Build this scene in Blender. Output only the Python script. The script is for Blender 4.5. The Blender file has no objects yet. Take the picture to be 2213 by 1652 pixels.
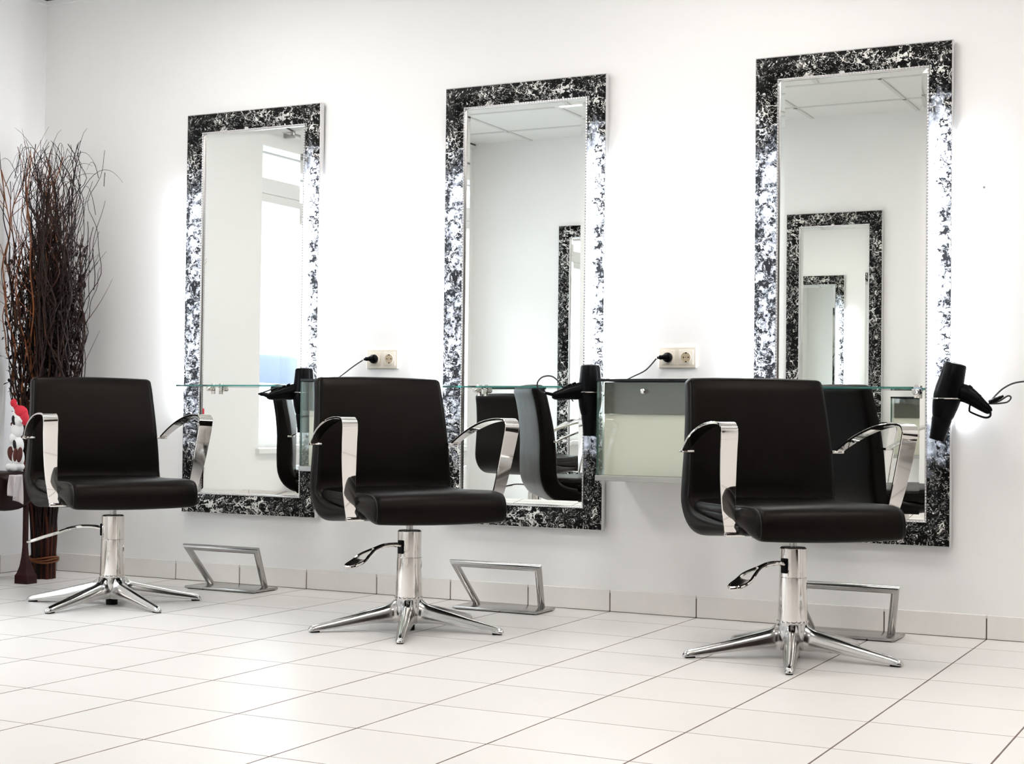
import bpy, bmesh, math, random
import numpy as np
from mathutils import Vector, Matrix
from mathutils.geometry import tessellate_polygon
random.seed(7)
PI = math.pi
S = bpy.context.scene
COL = S.collection

# ------------------------------------------------------------------ camera, exposure, sky, large lights
FPX = 3329.8038
cam = bpy.data.cameras.new('camera'); cam.sensor_fit = 'HORIZONTAL'; cam.sensor_width = 36.0
cam.lens = FPX * 36.0 / 2213.0
cam.clip_start = 0.05
co = bpy.data.objects.new('camera', cam); COL.objects.link(co)
yaw, pitch, roll = 0.47067169, 0.02095284, 0.01157208
f = Vector((-math.sin(yaw) * math.cos(pitch), math.cos(yaw) * math.cos(pitch), math.sin(pitch)))
r0 = Vector((math.cos(yaw), math.sin(yaw), 0)); u0 = r0.cross(f)
r = math.cos(roll) * r0 + math.sin(roll) * u0
u = -math.sin(roll) * r0 + math.cos(roll) * u0
M = Matrix((( r.x, u.x, -f.x, 0.94236), (r.y, u.y, -f.y, -5.46078), (r.z, u.z, -f.z, 0.75213), (0, 0, 0, 1)))
co.matrix_world = M
S.camera = co

S.view_settings.view_transform = 'Standard'
S.view_settings.look = 'None'
S.view_settings.gamma = 1.0
S.view_settings.use_curve_mapping = False
S.view_settings.exposure = 1.2

PANEL_POWER = 7.5      # radiance of the ceiling panels
SKY = 3.0
STRIP = 2.0            # watts of one mirror side light

W = bpy.data.worlds.new('sky'); S.world = W; W.use_nodes = True
bgn = W.node_tree.nodes['Background']
bgn.inputs[0].default_value = (0.86, 0.93, 1.0, 1); bgn.inputs[1].default_value = SKY

WX0, WX1 = -4.33, 2.6       # left and right walls
OY = -4.30                  # opposite wall
OXE = -0.45                 # its free end
CZ = 2.69                   # ceiling
WY0, WY1, WZ0, WZ1 = -3.95, -1.77, 0.54, 2.28   # shop window in the left wall

# added area lamp in place of open sky above the street, shining down through the shop window
pl = bpy.data.lights.new('window_sky_fill', 'AREA'); pl.shape = 'RECTANGLE'
pl.size = 2.6; pl.size_y = 1.6; pl.energy = 80.0; pl.color = (0.86, 0.93, 1.0)
plo = bpy.data.objects.new('window_sky_fill', pl); COL.objects.link(plo)
plo.location = (WX0 - 1.5, (WY0 + WY1) / 2, 3.35)
plo.rotation_euler = Vector((1.5, 0.0, -1.75)).to_track_quat('-Z', 'Y').to_euler()

# ------------------------------------------------------------------ helpers
def link(o, parent=None):
    COL.objects.link(o)
    if parent is not None: o.parent = parent
    return o

def obj(name, bm, mat, parent=None, smooth=True, angle=35):
    me = bpy.data.meshes.new(name)
    bmesh.ops.recalc_face_normals(bm, faces=bm.faces)
    bm.to_mesh(me); bm.free()
    mats = mat if isinstance(mat, (list, tuple)) else [mat]
    for m in mats: me.materials.append(m)
    if smooth:
        for p in me.polygons: p.use_smooth = True
        me.set_sharp_from_angle(angle=math.radians(angle))
    o = bpy.data.objects.new(name, me)
    return link(o, parent)

def tag(o, label, cat, group=None):
    o['label'] = label; o['category'] = cat
    if group: o['group'] = group
    return o

def thing(name, label, cat, loc=(0, 0, 0), rz=0.0, group=None):
    o = bpy.data.objects.new(name, None); COL.objects.link(o)
    o.empty_display_size = 0.05
    o.location = loc; o.rotation_euler = (0, 0, rz)
    return tag(o, label, cat, group)

def struct(name, bm, mat, parent=None, **k):
    o = obj(name, bm, mat, parent, **k)
    if parent is None: o['kind'] = 'structure'
    return o

def dup(root, loc, rz, label, group=None, rot=None):
    def rec(o, par):
        c = o.copy(); COL.objects.link(c)
        if par is not None: c.parent = par
        for ch in list(o.children): rec(ch, c)
        return c
    c = rec(root, None)
    c.location = loc; c.rotation_euler = rot if rot else (0, 0, rz)
    c['label'] = label
    if group: c['group'] = group
    return c

def BM(): return bmesh.new()

def box(bm, x0, x1, y0, y1, z0, z1, bev=0.0, seg=2, mi=0, mat=None):
    ret = bmesh.ops.create_cube(bm, size=1.0)
    vs = ret['verts']
    for v in vs:
        v.co = Vector(((x0 + x1) / 2 + v.co.x * (x1 - x0), (y0 + y1) / 2 + v.co.y * (y1 - y0), (z0 + z1) / 2 + v.co.z * (z1 - z0)))
    fs = set(); es = set()
    for v in vs:
        fs.update(v.link_faces); es.update(v.link_edges)
    for fc in fs: fc.material_index = mi
    allv = set(vs)
    if bev > 0:
        rr = bmesh.ops.bevel(bm, geom=list(es), offset=bev, segments=seg, affect='EDGES', profile=0.5)
        allv = set(rr['verts'])
        for fc in rr['faces']: fc.material_index = mi
        allv |= {v for fc in rr['faces'] for v in fc.verts}
    if mat is not None:
        bmesh.ops.transform(bm, matrix=mat, verts=[v for v in allv if v.is_valid])
    return allv

def lathe(bm, prof, n=32, mat=Matrix(), cap=True):
    rings = []
    for (rad, z) in prof:
        if rad < 1e-6:
            rings.append([bm.verts.new(mat @ Vector((0, 0, z)))])
        else:
            rings.append([bm.verts.new(mat @ Vector((rad * math.cos(2 * PI * i / n), rad * math.sin(2 * PI * i / n), z))) for i in range(n)])
    for a, b in zip(rings, rings[1:]):
        for i in range(n):
            j = (i + 1) % n
            if len(a) == 1 and len(b) == 1: continue
            if len(a) == 1: bm.faces.new((a[0], b[i], b[j]))
            elif len(b) == 1: bm.faces.new((a[i], a[j], b[0]))
            else: bm.faces.new((a[i], a[j], b[j], b[i]))
    if cap:
        if len(rings[0]) > 1: bm.faces.new(list(reversed(rings[0])))
        if len(rings[-1]) > 1: bm.faces.new(rings[-1])

def crom(pts, per=6, closed=False):
    P = [np.array(p, float) for p in pts]; out = []
    n = len(P)
    for i in range(n if closed else n - 1):
        if closed: a, b, c, d = P[(i - 1) % n], P[i], P[(i + 1) % n], P[(i + 2) % n]
        else: a, b, c, d = P[max(i - 1, 0)], P[i], P[i + 1], P[min(i + 2, n - 1)]
        for k in range(per):
            t = k / per
            out.append(0.5 * ((2 * b) + (-a + c) * t + (2 * a - 5 * b + 4 * c - d) * t * t + (-a + 3 * b - 3 * c + d) * t ** 3))
    if not closed: out.append(P[-1])
    return out

def tube(bm, pts, rad, n=8, closed=False, cap=True):
    """pts list of 3-vectors; rad number or list"""
    pts = [Vector(tuple(p)) for p in pts]
    m = len(pts); rings = []
    up = Vector((0, 0, 1)); prev = None
    for i, p in enumerate(pts):
        a = pts[(i - 1) % m] if (closed or i > 0) else p
        b = pts[(i + 1) % m] if (closed or i < m - 1) else p
        t = (b - a).normalized()
        if prev is None:
            s = t.cross(up)
            if s.length < 1e-3: s = t.cross(Vector((1, 0, 0)))
        else:
            s = prev - t * prev.dot(t)
        s.normalize(); prev = s; w = t.cross(s)
        rr = rad[i] if hasattr(rad, '__len__') else rad
        rings.append([bm.verts.new(p + rr * (math.cos(2 * PI * k / n) * s + math.sin(2 * PI * k / n) * w)) for k in range(n)])
    rng = range(m if closed else m - 1)
    for i in rng:
        A, B = rings[i], rings[(i + 1) % m]
        for k in range(n):
            j = (k + 1) % n
            bm.faces.new((A[k], A[j], B[j], B[k]))
    if cap and not closed:
        bm.faces.new(list(reversed(rings[0]))); bm.faces.new(rings[-1])

def miter_tube(bm, pts, rad, n=16):
    """round tube with sharp mitred corners"""
    pts = [Vector(p) for p in pts]; m = len(pts); rings = []
    d0 = (pts[1] - pts[0]).normalized()
    s = d0.orthogonal().normalized(); w = d0.cross(s)
    ring = [pts[0] + rad * (math.cos(2 * PI * k / n) * s + math.sin(2 * PI * k / n) * w) for k in range(n)]
    rings.append(ring)
    for i in range(1, m):
        d = (pts[i] - pts[i - 1]).normalized()
        if i < m - 1:
            d2 = (pts[i + 1] - pts[i]).normalized(); nrm = (d + d2).normalized()
        else: nrm = d
        ring = [q + d * ((pts[i] - q).dot(nrm) / d.dot(nrm)) for q in ring]
        rings.append(ring)
    V = [[bm.verts.new(q) for q in rg] for rg in rings]
    for A, B in zip(V, V[1:]):
        for k in range(n):
            j = (k + 1) % n; bm.faces.new((A[k], A[j], B[j], B[k]))
    bm.faces.new(list(reversed(V[0]))); bm.faces.new(V[-1])

def band(bm, pts, widths, th, side=Vector((1, 0, 0)), per=6):
    P = crom([tuple(p) + (w,) for p, w in zip(pts, widths)], per)
    V = []
    n = len(P)
    for i in range(n):
        p = Vector(P[i][:3]); a = Vector(P[max(i - 1, 0)][:3]); b = Vector(P[min(i + 1, n - 1)][:3])
        t = (b - a).normalized(); s = (side - t * side.dot(t)).normalized(); nn = t.cross(s)
        w = P[i][3] / 2; h = th / 2; c = min(0.0015, h * 0.6)
        sec = [(-w, -h + c), (-w + c, -h), (w - c, -h), (w, -h + c), (w, h - c), (w - c, h), (-w + c, h), (-w, h - c)]
        V.append([bm.verts.new(p + s * x + nn * y) for x, y in sec])
    for A, B in zip(V, V[1:]):
        for k in range(8):
            j = (k + 1) % 8; bm.faces.new((A[k], A[j], B[j], B[k]))
    bm.faces.new(list(reversed(V[0]))); bm.faces.new(V[-1])

def offset_poly(P, d):
    """move closed polygon (list of 2d) inwards by d along vertex normals"""
    P = np.array(P); n = len(P)
    area = 0.5 * sum(P[i][0] * P[(i + 1) % n][1] - P[(i + 1) % n][0] * P[i][1] for i in range(n))
    sg = 1 if area > 0 else -1
    out = []
    for i in range(n):
        a = P[i] - P[i - 1]; b = P[(i + 1) % n] - P[i]
        a = a / (np.linalg.norm(a) + 1e-9); b = b / (np.linalg.norm(b) + 1e-9)
        t = a + b; t = t / (np.linalg.norm(t) + 1e-9)
        nn = np.array([-t[1], t[0]]) * sg
        out.append(P[i] + nn * d)
    return out

def cushion(bm, prof, halfw, rad, seg=6, puff=0.0, inner=9):
    """sweep closed (y,z) outline across x; halfw(y,z)->half width; rounded ends"""
    stations = []
    for k in range(seg):
        a = PI / 2 * k / seg
        stations.append((-1, rad * math.sin(a) - rad, rad * (1 - math.cos(a))))    # from the outer end in
    xs = []
    for k in range(seg + 1):
        a = PI / 2 * k / seg
        xs.append(('L', rad * (1 - math.sin(a)), rad * (1 - math.cos(a))))
    rings = []
    def ring(fn, inset):
        q = offset_poly(prof, inset)
        return [bm.verts.new((fn(y, z), y, z)) for y, z in q]
    for k in range(seg + 1):
        a = PI / 2 * k / seg
        ins = rad * (1 - math.sin(a)); xo = rad * (1 - math.cos(a))
        rings.append(ring(lambda y, z, xo=xo: -(halfw(y, z) - xo), ins))
    for k in range(1, inner):
        t = -1 + 2 * k / inner
        pf = -puff * (1 - t * t)
        rings.append(ring(lambda y, z, t=t: (halfw(y, z) - rad) * t, pf))
    for k in range(seg, -1, -1):
        a = PI / 2 * k / seg
        ins = rad * (1 - math.sin(a)); xo = rad * (1 - math.cos(a))
        rings.append(ring(lambda y, z, xo=xo: (halfw(y, z) - xo), ins))
    n = len(prof)
    for A, B in zip(rings, rings[1:]):
        for k in range(n):
            j = (k + 1) % n; bm.faces.new((A[k], A[j], B[j], B[k]))
    for rg in (rings[0], rings[-1]):
        pts = [Vector((v.co.y, v.co.z, 0)) for v in rg]
        for tri in tessellate_polygon([pts]): bm.faces.new([rg[i] for i in tri])

def blob(bm, c, s, rot=None, seg=14, mi=0):
    m = Matrix.Translation(Vector(c))
    if rot: m = m @ Matrix.Rotation(rot[1], 4, rot[0])
    m = m @ Matrix.Diagonal((s[0], s[1], s[2], 1))
    r_ = bmesh.ops.create_uvsphere(bm, u_segments=seg, v_segments=max(8, seg // 2 + 2), radius=1.0, matrix=m)
    for v in r_['verts']:
        for fc in v.link_faces: fc.material_index = mi

# ------------------------------------------------------------------ materials
def mat(name, col=(0.8, 0.8, 0.8), rough=0.5, metal=0.0, spec=0.5, **kw):
    m = bpy.data.materials.new(name); m.use_nodes = True
    b = m.node_tree.nodes['Principled BSDF']
    b.inputs['Base Color'].default_value = (*col, 1)
    b.inputs['Roughness'].default_value = rough
    b.inputs['Metallic'].default_value = metal
    b.inputs['Specular IOR Level'].default_value = spec
    for k, v in kw.items(): b.inputs[k.replace('_', ' ')].default_value = v
    return m

class NT:
    def __init__(s, m): s.t = m.node_tree; s.b = s.t.nodes['Principled BSDF']; s.m = m
    def n(s, typ, **kw):
        x = s.t.nodes.new(typ)
        for k, v in kw.items(): setattr(x, k, v)
        return x
    def l(s, a, b): s.t.links.new(a, b)
    def math(s, op, a, b=None, c=None, clamp=False):
        x = s.n('ShaderNodeMath', operation=op, use_clamp=clamp)
        for i, v in enumerate((a, b, c)):
            if v is None: continue
            if isinstance(v, (int, float)): x.inputs[i].default_value = v
            else: s.l(v, x.inputs[i])
        return x.outputs[0]
    def ramp(s, fac, stops, interp='LINEAR'):
        x = s.n('ShaderNodeValToRGB'); x.color_ramp.interpolation = interp
        e = x.color_ramp.elements
        while len(e) > 1: e.remove(e[-1])
        e[0].position = stops[0][0]; e[0].color = (*stops[0][1], 1)
        for p, c in stops[1:]:
            q = e.new(p); q.color = (*c, 1)
        s.l(fac, x.inputs[0]); return x.outputs[0]
    def mix(s, fac, a, b):
        x = s.n('ShaderNodeMix', data_type='RGBA')
        if isinstance(fac, (int, float)): x.inputs[0].default_value = fac
        else: s.l(fac, x.inputs[0])
        for i, v in ((6, a), (7, b)):
            if isinstance(v, tuple): x.inputs[i].default_value = (*v, 1)
            else: s.l(v, x.inputs[i])
        return x.outputs[2]
    def noise(s, vec, scale, detail=2, rough=0.5, dist=0.0):
        x = s.n('ShaderNodeTexNoise'); x.inputs['Scale'].default_value = scale
        x.inputs['Detail'].default_value = detail; x.inputs['Roughness'].default_value = rough
        x.inputs['Distortion'].default_value = dist
        if vec is not None: s.l(vec, x.inputs['Vector'])
        return x
    def bump(s, h, strength=0.3, dist=0.01):
        x = s.n('ShaderNodeBump'); x.inputs['Strength'].default_value = strength
        x.inputs['Distance'].default_value = dist
        s.l(h, x.inputs['Height']); s.l(x.outputs[0], s.b.inputs['Normal'])
    def objco(s): return s.n('ShaderNodeTexCoord').outputs['Object']

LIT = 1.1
def m_wall():
    m = mat('painted_plaster', (0.86, 0.855, 0.85), 0.7, spec=0.25); q = NT(m)
    c = q.n('ShaderNodeNewGeometry').outputs['Position']
    a = q.noise(c, 0.9, 3); 
    q.l(q.mix(q.math('MULTIPLY', a.outputs[0], 0.5), (0.885, 0.878, 0.870), (0.85, 0.842, 0.832)), q.b.inputs['Base Color'])
    b = q.noise(c, 90, 3, 0.6); q.bump(b.outputs[0], 0.12, 0.002)
    return m

def m_tilefloor():
    m = mat('ceramic_floor_tile', (0.8, 0.78, 0.75), 0.25, spec=0.32); q = NT(m)
    pos = q.n('ShaderNodeNewGeometry').outputs['Position']
    sp = q.n('ShaderNodeSeparateXYZ'); q.l(pos, sp.inputs[0])
    T = 0.35
    fx = q.math('FRACT', q.math('DIVIDE', q.math('ADD', sp.outputs[0], 35.0), T))
    fy = q.math('FRACT', q.math('DIVIDE', q.math('ADD', sp.outputs[1], 35.0 + 0.6826 * T), T))
    def edge(v): return q.math('MINIMUM', v, q.math('SUBTRACT', 1.0, v))
    ex, ey = edge(fx), edge(fy)
    wob = q.noise(pos, 14, 2)
    lw = q.math('ADD', 0.0034, q.math('MULTIPLY', wob.outputs[0], 0.0040))
    lx = q.math('LESS_THAN', ex, q.math('MULTIPLY', lw, 1.25)); ly = q.math('LESS_THAN', ey, q.math('MULTIPLY', lw, 0.9))
    line = q.math('MAXIMUM', lx, ly)
    ix = q.math('FLOOR', q.math('DIVIDE', q.math('ADD', sp.outputs[0], 35.0), T))
    iy = q.math('FLOOR', q.math('DIVIDE', q.math('ADD', sp.outputs[1], 35.0 + 0.6826 * T), T))
    cb = q.n('ShaderNodeCombineXYZ'); q.l(ix, cb.inputs[0]); q.l(iy, cb.inputs[1])
    wn = q.n('ShaderNodeTexWhiteNoise', noise_dimensions='3D'); q.l(cb.outputs[0], wn.inputs[0])
    cl = q.noise(pos, 5, 4, 0.6, 0.4)
    mixf = q.math('ADD', q.math('MULTIPLY', wn.outputs[0], 0.45), q.math('MULTIPLY', cl.outputs[0], 0.55))
    tcol = q.mix(mixf, (0.81, 0.785, 0.765), (0.755, 0.725, 0.70))
    gv = q.noise(pos, 3, 2)
    gcol = q.mix(gv.outputs[0], (0.06, 0.042, 0.036), (0.26, 0.19, 0.17))
    q.l(q.mix(line, tcol, gcol), q.b.inputs['Base Color'])
    q.l(q.math('ADD', 0.34, q.math('MULTIPLY', line, 0.5)), q.b.inputs['Roughness'])
    q.bump(q.math('SUBTRACT', q.math('MULTIPLY', cl.outputs[0], 0.05), line), 0.3, 0.002)
    return m

def m_base():
    m = mat('baseboard_tile', (0.77, 0.74, 0.70), 0.35, spec=0.4); q = NT(m)
    c = q.n('ShaderNodeNewGeometry').outputs['Position']
    a = q.noise(c, 6, 5, 0.65, 0.8)
    q.l(q.mix(a.outputs[0], (0.86, 0.835, 0.81), (0.77, 0.74, 0.71)), q.b.inputs['Base Color'])
    return m

def m_leather(name, col=(0.0018, 0.0013, 0.0012)):
    m = mat(name, col, 0.36, spec=0.12, Specular_Tint=(1.0, 0.86, 0.78, 1)); q = NT(m)
    c = q.objco()
    v = q.n('ShaderNodeTexVoronoi'); v.inputs['Scale'].default_value = 420; q.l(c, v.inputs['Vector'])
    n2 = q.noise(c, 7, 3, 0.6)
    q.l(q.math('ADD', 0.29, q.math('MULTIPLY', n2.outputs[0], 0.16)), q.b.inputs['Roughness'])
    h = q.math('ADD', q.math('MULTIPLY', v.outputs[0], 0.12), q.math('MULTIPLY', n2.outputs[0], 1.2))
    q.bump(h, 0.16, 0.004)
    return m

def m_marble(name, lit):
    """black lacquer with silver leaf marbling; the lit one has lamps inside its long sides"""
    m = mat(name, (0.01, 0.01, 0.012), 0.16, spec=0.14); q = NT(m)
    c = q.objco()
    wn = q.noise(c, 11, 4, 0.65)
    wv = q.n('ShaderNodeVectorMath', operation='MULTIPLY_ADD'); q.l(wn.outputs[1], wv.inputs[0])
    wv.inputs[1].default_value = (0.13, 0.13, 0.13); q.l(c, wv.inputs[2])
    vec = wv.outputs[0]
    vo = q.n('ShaderNodeTexVoronoi', feature='DISTANCE_TO_EDGE'); vo.inputs['Scale'].default_value = 21; q.l(vec, vo.inputs['Vector'])
    sw = q.n('ShaderNodeTexNoise'); sw.inputs['Scale'].default_value = 15; sw.inputs['Detail'].default_value = 2.5
    sw.inputs['Distortion'].default_value = 2.4; q.l(vec, sw.inputs['Vector'])
    fine = q.noise(c, 46, 2, 0.6, 1.0)
    big = q.noise(c, 8, 2)
    def band_(v, at, w): return q.math('LESS_THAN', q.math('ABSOLUTE', q.math('SUBTRACT', v, at)), w)
    vein = q.math('LESS_THAN', vo.outputs[0], q.math('MULTIPLY', q.math('SUBTRACT', big.outputs[0], 0.47), 0.42))
    curl = q.math('MAXIMUM', band_(sw.outputs[0], 0.585, 0.010), band_(sw.outputs[0], 0.40, 0.008))
    swirl = q.math('MAXIMUM', q.math('GREATER_THAN', sw.outputs[0], 0.675), curl)
    speck = q.math('GREATER_THAN', fine.outputs[0], 0.71)
    silver = q.math('MAXIMUM', q.math('MULTIPLY', q.math('MAXIMUM', vein, swirl), q.math('GREATER_THAN', fine.outputs[0], 0.44)), q.math('MULTIPLY', speck, 0.6))
    cells = q.noise(vec, 6, 2)
    body = q.mix(q.math('MULTIPLY', q.math('SUBTRACT', cells.outputs[0], 0.5, clamp=True), 0.5), (0.0010, 0.0010, 0.0012), (0.03, 0.026, 0.026))
    q.l(q.mix(silver, body, (0.70, 0.69, 0.66)), q.b.inputs['Base Color'])
    q.l(q.math('MULTIPLY', silver, 0.3), q.b.inputs['Metallic'])
    hgt = q.math('ADD', q.math('MULTIPLY', vo.outputs[0], 1.4), q.math('MULTIPLY', sw.outputs[0], 0.9))
    q.bump(hgt, 0.4, 0.02)
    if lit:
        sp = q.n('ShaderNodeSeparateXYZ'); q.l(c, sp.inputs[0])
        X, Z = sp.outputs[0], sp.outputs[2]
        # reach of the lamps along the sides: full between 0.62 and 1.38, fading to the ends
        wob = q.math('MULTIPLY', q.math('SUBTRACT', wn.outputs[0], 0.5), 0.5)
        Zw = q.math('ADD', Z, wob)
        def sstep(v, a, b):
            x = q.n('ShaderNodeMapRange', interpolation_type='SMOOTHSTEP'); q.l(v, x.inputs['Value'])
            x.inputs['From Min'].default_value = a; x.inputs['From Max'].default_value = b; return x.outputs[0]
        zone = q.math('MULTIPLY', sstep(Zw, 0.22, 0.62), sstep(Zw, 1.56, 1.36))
        # distance from the glass side of each rail: the glow is painted stronger towards the mirror glass
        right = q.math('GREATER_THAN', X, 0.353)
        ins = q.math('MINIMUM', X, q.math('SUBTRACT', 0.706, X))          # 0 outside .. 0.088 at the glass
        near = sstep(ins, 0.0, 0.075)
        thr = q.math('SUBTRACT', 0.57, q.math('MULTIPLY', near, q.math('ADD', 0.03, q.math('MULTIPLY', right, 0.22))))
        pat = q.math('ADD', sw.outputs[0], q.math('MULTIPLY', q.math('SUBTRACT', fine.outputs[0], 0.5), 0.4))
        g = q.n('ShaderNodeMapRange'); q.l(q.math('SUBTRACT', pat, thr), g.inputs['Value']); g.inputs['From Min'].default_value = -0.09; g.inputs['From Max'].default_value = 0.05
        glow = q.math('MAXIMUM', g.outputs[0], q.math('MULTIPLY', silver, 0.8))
        amt = q.math('MULTIPLY', q.math('ADD', 0.55, q.math('MULTIPLY', right, 0.45)), LIT)  # glow painted brighter and more solid on the right rail
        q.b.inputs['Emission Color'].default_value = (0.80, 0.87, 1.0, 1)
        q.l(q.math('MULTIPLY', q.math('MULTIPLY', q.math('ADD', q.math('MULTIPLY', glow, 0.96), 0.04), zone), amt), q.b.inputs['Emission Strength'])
    return m

M_WALL = m_wall(); M_FLOOR = m_tilefloor(); M_BASE = m_base()
M_GROUT_SHADE = mat('grout_and_gap_shade', (0.12, 0.10, 0.09), 0.9)
M_LEATHER = m_leather('black_leather')
M_PIPE = mat('leather_piping', (0.004, 0.003, 0.003), 0.4, spec=0.3)
M_CHROME = mat('polished_chrome', (0.74, 0.715, 0.69), 0.04, 1.0)
M_ALU = mat('cast_aluminium', (0.60, 0.59, 0.58), 0.15, 1.0)
M_STEEL = mat('brushed_steel', (0.43, 0.42, 0.41), 0.20, 1.0)
M_BLACK = mat('black_plastic', (0.0018, 0.0018, 0.0024), 0.3, spec=0.08)
M_RUBBER = mat('black_rubber', (0.005, 0.005, 0.005), 0.7, spec=0.2)
M_CORD = mat('black_cord', (0.012, 0.014, 0.014), 0.5)
M_DARKBOARD = mat('black_board', (0.005, 0.006, 0.006), 0.3, spec=0.3)
M_MARB = m_marble('silver_marbled_lacquer', False)
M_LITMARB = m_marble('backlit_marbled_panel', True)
M_SILVER = mat('silver_moulding', (0.70, 0.69, 0.70), 0.22, 1.0)
M_MIRROR = mat('mirror_silvering', (0.86, 0.875, 0.85), 0.0, 1.0)
M_SOCKET = mat('cream_plastic', (0.70, 0.63, 0.53), 0.35)
M_SOCKIN = mat('cream_plastic_recess', (0.50, 0.40, 0.26), 0.4)
M_WHITE = mat('white_paint', (0.83, 0.83, 0.82), 0.4)
M_TUBE = mat('lamp_tube', (0.9, 0.9, 0.9), 0.5); M_TUBE.node_tree.nodes['Principled BSDF'].inputs['Emission Color'].default_value = (0.82, 0.9, 1, 1); M_TUBE.node_tree.nodes['Principled BSDF'].inputs['Emission Strength'].default_value = 1.5
M_CEIL = mat('mineral_ceiling_tile', (0.80, 0.80, 0.78), 0.9)
M_TBAR = mat('ceiling_grid_bar', (0.66, 0.66, 0.64), 0.5)
M_PANEL = mat('light_diffuser', (0.9, 0.9, 0.9), 0.5)
M_PANEL.node_tree.nodes['Principled BSDF'].inputs['Emission Color'].default_value = (1.0, 0.955, 0.91, 1)
M_PANEL.node_tree.nodes['Principled BSDF'].inputs['Emission Strength'].default_value = PANEL_POWER

def m_glass(name, col, rough=0.0, ior=1.45):
    m = mat(name, col, rough); b = m.node_tree.nodes['Principled BSDF']
    b.inputs['Transmission Weight'].default_value = 1.0; b.inputs['IOR'].default_value = ior
    return m
M_GLASS = m_glass('clear_green_glass', (0.90, 0.97, 0.95))
M_GEDGE = m_glass('green_glass_edge', (0.10, 0.50, 0.44), 0.25)
M_CABEDGE = mat('dark_green_glass_edge', (0.07, 0.13, 0.11), 0.2)
def m_pane(name, col, refl):
    m = bpy.data.materials.new(name); m.use_nodes = True; t = m.node_tree
    for n in list(t.nodes): t.nodes.remove(n)
    o = t.nodes.new('ShaderNodeOutputMaterial'); tr = t.nodes.new('ShaderNodeBsdfTransparent'); gl = t.nodes.new('ShaderNodeBsdfGlossy')
    mx = t.nodes.new('ShaderNodeMixShader'); fr = t.nodes.new('ShaderNodeLayerWeight'); ad = t.nodes.new('ShaderNodeMath'); pw = t.nodes.new('ShaderNodeMath')
    pw.operation = 'POWER'; pw.inputs[1].default_value = 5.0; fr.inputs[0].default_value = 0.5
    ad.operation = 'MULTIPLY_ADD'; ad.inputs[1].default_value = 0.9; ad.inputs[2].default_value = 0.02 + refl; ad.use_clamp = True
    tr.inputs[0].default_value = (*col, 1); gl.inputs['Roughness'].default_value = 0.02; gl.inputs[0].default_value = (0.9, 1, 0.97, 1)
    t.links.new(fr.outputs['Facing'], pw.inputs[0]); t.links.new(pw.outputs[0], ad.inputs[0]); t.links.new(ad.outputs[0], mx.inputs[0])
    t.links.new(tr.outputs[0], mx.inputs[1]); t.links.new(gl.outputs[0], mx.inputs[2]); t.links.new(mx.outputs[0], o.inputs[0])
    return m
M_PANE = m_pane('window_glass', (0.96, 0.98, 0.97), 0.0)
M_CABGLASS = m_pane('cabinet_glass', (0.965, 0.98, 0.96), 0.03)

# ------------------------------------------------------------------ room shell
bm = BM(); box(bm, WX0 - 0.3, WX1 + 0.2, -7.2, 0.2, -0.1, 0.0); struct('floor', bm, M_FLOOR, smooth=False)
bm = BM(); box(bm, WX0 - 0.3, WX1 + 0.15, 0.0, 0.15, 0.0, CZ); struct('wall_back', bm, M_WALL, smooth=False)
# left wall with the shop window opening
bm = BM()
xa, xb = WX0 - 0.3, WX0
box(bm, xa, xb, WY1, 0.0, 0, CZ); box(bm, xa, xb, -7.2, WY0, 0, CZ)
box(bm, xa, xb, WY0, WY1, 0, WZ0); box(bm, xa, xb, WY0, WY1, WZ1, CZ)
struct('wall_left', bm, M_WALL, smooth=False)
bm = BM(); box(bm, WX1, WX1 + 0.15, -7.2, 0.0, 0, CZ); struct('wall_right', bm, M_WALL, smooth=False)
bm = BM(); box(bm, WX0, OXE, OY - 0.12, OY, 0, CZ); struct('wall_front', bm, M_WALL, smooth=False)
bm = BM(); box(bm, WX0, WX1, -7.35, -7.2, 0, CZ); struct('wall_rear', bm, M_WALL, smooth=False)

# suspended ceiling: tiles in a grid of bars
GX0, GDX, GY0, GDY = -1.17, 0.675, -3.31, 0.62
bm = BM(); box(bm, WX0 - 0.3, WX1 + 0.15, -7.35, 0.15, CZ, CZ + 0.1)
struct('ceiling', bm, M_CEIL, smooth=False)
bm = BM()
k = -5
while GX0 + k * GDX < WX1:
    x = GX0 + k * GDX
    if x > WX0 + 0.02: box(bm, x - 0.012, x + 0.012, -7.2, 0.0, CZ - 0.006, CZ + 0.001)
    k += 1
k = -7
while GY0 + k * GDY < 0:
    y = GY0 + k * GDY
    if y > -7.2: box(bm, WX0, WX1, y - 0.012, y + 0.012, CZ - 0.006, CZ + 0.001)
    k += 1
struct('trim_1', bm, M_TBAR, smooth=False)
# cornice with a dark strip painted as the shadow gap where wall and ceiling meet
bm = BM()
box(bm, WX0, WX1, -0.022, 0.0, CZ - 0.032, CZ - 0.014, mi=0); box(bm, WX0, WX0 + 0.022, OY, -0.022, CZ - 0.032, CZ - 0.014, mi=0)
box(bm, WX0, WX1, -0.014, 0.0, CZ - 0.014, CZ, mi=1); box(bm, WX0, WX0 + 0.014, OY, -0.014, CZ - 0.014, CZ, mi=1)
struct('trim_2', bm, [M_WHITE, M_GROUT_SHADE], smooth=False)

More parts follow.
